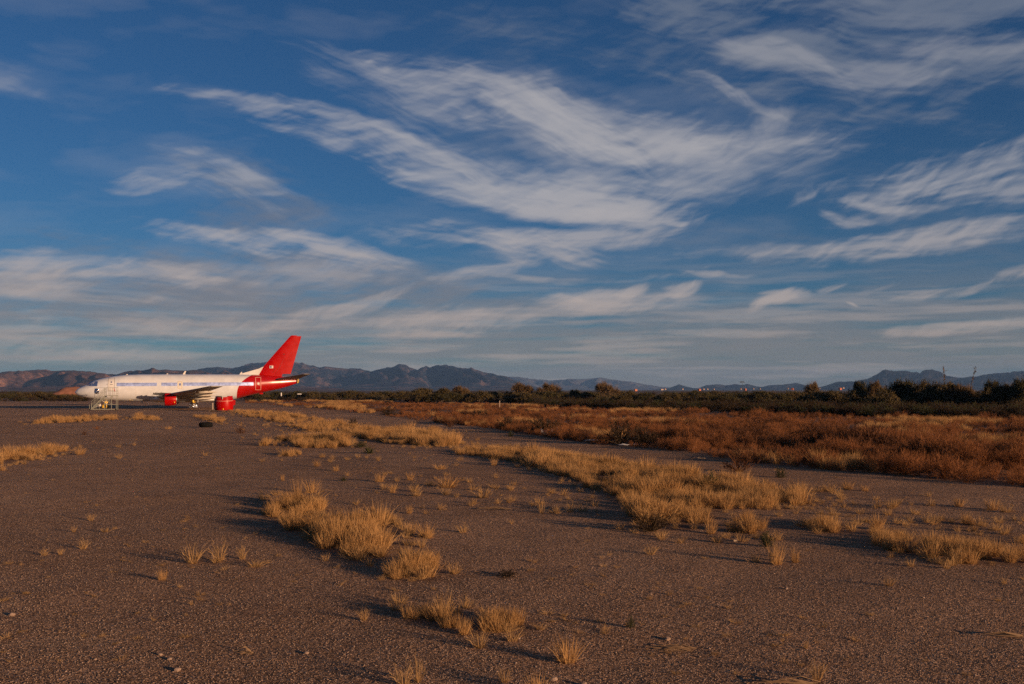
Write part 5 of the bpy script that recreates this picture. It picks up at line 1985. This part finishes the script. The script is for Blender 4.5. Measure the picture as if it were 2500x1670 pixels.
T, H = TUFT, THIN
tg = 'single dry grass tufts on the gravel'
TUFTS = [
    (T[0], 1384, 1608, 66, 88, 'fan shaped golden tuft standing alone nearest the bottom centre'),
    (T[1], 1895, 1370, 58, 56, 'bright golden tuft alone on the gravel below the diagonal band'),
    (T[2], 1942, 1366, 40, 30, 'smaller golden tuft touching the right side of the bright tuft'),
    (T[3], 926, 1174, 24, 36, 'fluffy round tuft above the large grass patch'),
    (T[4], 1001, 1170, 21, 28, 'fluffy tuft right of the widest fluffy tuft above the large patch'),
    (T[0], 958, 1200, 22, 24, 'small upright tuft just behind the large grass patch'),
    (T[1], 773, 1138, 18, 24, 'round orange tuft above the left end of the large patch'),
    (T[2], 820, 1149, 14, 22, 'faint small tuft right of the round orange tuft'),
    (T[3], 690, 1170, 16, 14, 'thin small tuft left of the tall narrow grass'),
    (T[4], 725, 1228, 72, 30, 'tall narrow grass at the back of the large patch'),
    (T[0], 760, 1200, 34, 48, 'round bushy grass right of the tall narrow grass'),
    (T[2], 1206, 1138, 22, 24, 'pale tuft alone on gravel before the long diagonal band'),
    (T[3], 1092, 1188, 30, 70, 'wide tuft pair on the gravel right of the fluffy tufts'),
    (T[1], 1075, 1145, 13, 44, 'low wide tuft on the gravel left of the pale tuft'),
    (H[0], 1178, 1212, 28, 72, 'scraggly dead weed right of the wide tuft pair'),
    (H[1], 1010, 1198, 22, 44, 'wispy tuft right of the small upright tuft'),
    (H[2], 1115, 1211, 12, 18, 'tiny wisp left of the scraggly dead weed'),
    (H[3], 1158, 1226, 15, 28, 'low wisp below the scraggly dead weed'),
    (H[0], 1250, 1220, 18, 24, 'small wisp right of the scraggly dead weed'),
    (H[1], 1248, 1194, 14, 22, 'tiny wisp above the small wisp on the right'),
    (T[4], 999, 1249, 22, 26, 'small tuft right of the trailing grass behind the large patch'),
    (H[2], 1322, 1249, 30, 22, 'upright thin stalks alone on the gravel left of the stalk cluster'),
    (H[3], 1361, 1250, 22, 28, 'left half of the stalk cluster on the middle gravel'),
    (H[0], 1392, 1246, 26, 38, 'right half of the stalk cluster on the middle gravel'),
    (T[1], 1040, 1305, 36, 58, 'orange grass clump right of the large patch'),
    (H[1], 1028, 1330, 30, 40, 'splayed stalks below the orange clump right of the large patch'),
    (H[2], 470, 1372, 48, 62, 'largest straggly grass on the left gravel'),
    (H[3], 536, 1366, 50, 46, 'reddish straggly grass right of the largest on the left gravel'),
    (H[0], 592, 1362, 36, 36, 'small straggly grass left of the large foreground patch'),
    (H[1], 622, 1380, 18, 70, 'flattened pale stalks on the gravel left of the large patch'),
    (T[2], 396, 1412, 30, 32, 'lone fan of grass on the left gravel below the straggly group'),
    (H[3], 204, 1338, 26, 32, 'lone orange tuft on the far left gravel'),
    (H[0], 108, 1354, 18, 30, 'left one of the paired thin wisps on the left gravel'),
    (H[1], 147, 1352, 18, 22, 'right one of the paired thin wisps on the left gravel'),
    (H[2], 180, 1296, 16, 18, 'small wisp above the lone orange tuft at far left'),
    (H[3], 222, 1266, 18, 26, 'uppermost thin wisp of the far left group'),
    (H[0], 258, 1296, 10, 44, 'flat curved stalks beside the far left wisps'),
    (H[1], 467, 1472, 12, 16, 'tiny weed on the dark gravel below the lone fan of grass'),
    (T[3], 194, 1112, 20, 36, 'fluffy tuft right of the golden strip at the left edge'),
    (H[2], 290, 1120, 12, 22, 'small tuft on left gravel in line with the left edge strip'),
    (H[3], 290, 1094, 9, 18, 'faint tuft above the small one on the left gravel'),
    (H[0], 328, 1089, 9, 14, 'tiny tuft left of the black tyre on bare gravel'),
    (RUSTB[0], 207, 1063, 10, 16, 'small dark weed on the gravel below the left golden strip'),
    (H[1], 500, 1112, 11, 22, 'faint tuft on the gravel below the black tyre'),
    (T[4], 5, 1149, 16, 22, 'orange tuft at the left edge below the golden strip'),
    (T[0], 411, 1049, 8, 24, 'low tuft left of the black tyre'),
    (RUST[0], 237, 1049, 8, 20, 'small reddish weed left of the black tyre'),
    (H[2], 888, 1508, 32, 36, 'thin splayed stalks alone on the dark gravel left of the near patch'),
    (H[3], 985, 1668, 56, 60, 'wispy stalks at the bottom edge left of the fan shaped tuft'),
    (H[0], 1020, 1660, 68, 44, 'taller wispy stalks at the bottom edge beside the other wisps'),
    (H[1], 1232, 1660, 34, 44, 'small wispy tuft at the bottom edge under the near patch'),
    (T[1], 1310, 1690, 56, 70, 'golden tuft cut by the bottom edge below the fan shaped tuft'),
    (H[2], 1085, 1500, 62, 60, 'tall grey stalks at the left of the near patch'),
    (H[3], 1170, 1576, 52, 60, 'loose stalks at the lower end of the near patch'),
    (H[0], 1250, 1560, 34, 60, 'tangled stalks below the dense end of the near patch'),
    (T[2], 945, 1400, 28, 30, 'small tuft left of the grass clump under the large patch'),
    (H[1], 1110, 1396, 30, 60, 'tangled dark stalks right of the grass clump'),
    (H[2], 2172, 1428, 22, 40, 'low dark weed with a long shadow on the right gravel'),
    (H[3], 2452, 1422, 16, 30, 'small weed near the right edge on bare gravel'),
    (H[0], 2126, 1497, 10, 30, 'tiny weed below the long shadowed weed'),
    (H[1], 1968, 1575, 18, 18, 'tiny upright weed on the lower right gravel'),
    (H[2], 1996, 1652, 48, 50, 'scruffy weed at the bottom edge right of centre'),
    (H[3], 2438, 1462, 10, 22, 'faint weed below the small weed near the right edge'),
    (T[3], 1330 * 0 + 1735, 1296, 40, 40, 'thin upright tuft at the lower right of the sprawling bush'),
    (T[4], 1832, 1296, 56, 56, 'pale fan tuft between the sprawling bush and the right hand grass'),
    (T[0], 2070, 1192, 22, 40, 'left pale tuft on the gravel strip behind the right hand grass'),
    (T[1], 2112, 1196, 16, 30, 'right pale tuft on the gravel strip behind the right hand grass'),
    (H[0], 2030, 1198, 22, 40, 'wispy tuft left of the pale pair on the right gravel strip'),
    (T[2], 2340, 1232, 24, 40, 'pale tuft on gravel below the rust weeds at right'),
    (T[3], 2425, 1240, 28, 44, 'paler taller tuft right of it below the rust weeds'),
    (H[1], 2455, 1246, 24, 50, 'tangled tuft at the right below the rust weeds'),
    (H[2], 2175, 1238, 22, 40, 'thin tuft in the middle of the right gravel strip'),
    (RUSTB[2], 1000, 1362, 18, 44, 'flat rust red weed between the large patch and the grass clump'),
]
for i, (src, px, py, h, w, lab) in enumerate(TUFTS):
    single('grass_tuft' if src not in RUSTB and src not in RUST else 'dry_weed', src, px, py, h, w, lab, 'grass tuft' if src not in RUSTB and src not in RUST else 'weed', tg)


def twigs(px, py, w, label, seed, h=.06):
    x, y = gx(px, py)
    r2 = np.random.default_rng(seed)
    m = MB()
    for k in range(7):
        a = r2.normal(0, .25)
        L = w / FPX * y * r2.uniform(.4, .9)
        p0 = np.array([r2.normal(0, .05), r2.normal(0, .04), .01])
        p1 = p0 + np.array([-L * .5, L * .2 * a, h * r2.random()])
        p2 = p0 + np.array([-L, L * .3 * a + .03, .015])
        m.tube([p0, p1, p2], [.006, .005, .003], 4)
    o = m.build('fallen_twigs', M['pallet'] if seed % 2 else M['bark'])
    o.data.materials[0] = M['twig']
    o.location = (x, y, gz1(x, y))
    tag(o, label, 'twigs')


M['twig'] = simple('twig', (0.20, 0.125, 0.065), 0.8, var=.3, scale=20)
twigs(1990, 1662, 180, 'pale fallen twigs lying at the bottom edge left of the scruffy weed', 1)
twigs(1690, 1578, 120, 'thin forked twig lying on the gravel right of the fan shaped tuft', 2)
twigs(2490, 1545, 110, 'long thin stalk lying on the gravel at the right edge', 3)
twigs(1240, 1240, 90, 'dark twig lying on the gravel left of the thin stalks', 4)
twigs(620, 1590 - 2, 60, 'single pale stalk lying on the dark gravel at left', 5)
rng = np.random.default_rng(5)
ROCKS = [(29, 1502, 12, 'pale stone on the dark gravel at the lower left edge'), (391, 1596, 10, 'pale stone on the dark gravel at bottom left'),
         (414, 1607, 9, 'reddish stone beside the pale stone at bottom left'), (748, 1588, 10, 'pale stone left of the bottom wisps'),
         (1352, 1655, 14, 'reddish stone right of the tuft cut by the bottom edge'), (1424, 1666, 14, 'pale angular stone at the bottom edge below the fan shaped tuft'),
         (1630, 1556, 12, 'brown stone beside the thin forked twig'), (433, 1634, 14, 'brown stone at bottom left below the reddish one'), (1920, 1433, 7, 'orange brown stone below the bright tuft')]
for i, (px, py, s_, lab) in enumerate(ROCKS):
    x, y = gx(px, py)
    import bmesh
    bm = bmesh.new()
    bmesh.ops.create_icosphere(bm, subdivisions=2, radius=1.0)
    for v in bm.verts:
        v.co *= rng.uniform(.82, 1.12)
    me = bpy.data.meshes.new('stone')
    bm.to_mesh(me)
    bm.free()
    me.materials.append(M['stone'])
    o = link('stone', me)
    r_ = s_ / FPX * y * .6
    o.scale = (r_ * 1.2, r_, r_ * .75)
    o.rotation_euler = (0, 0, rng.uniform(0, 6))
    o.location = (x, y, gz1(x, y) + r_ * .3)
    tag(o, lab, 'stone', 'single stones on the near gravel')
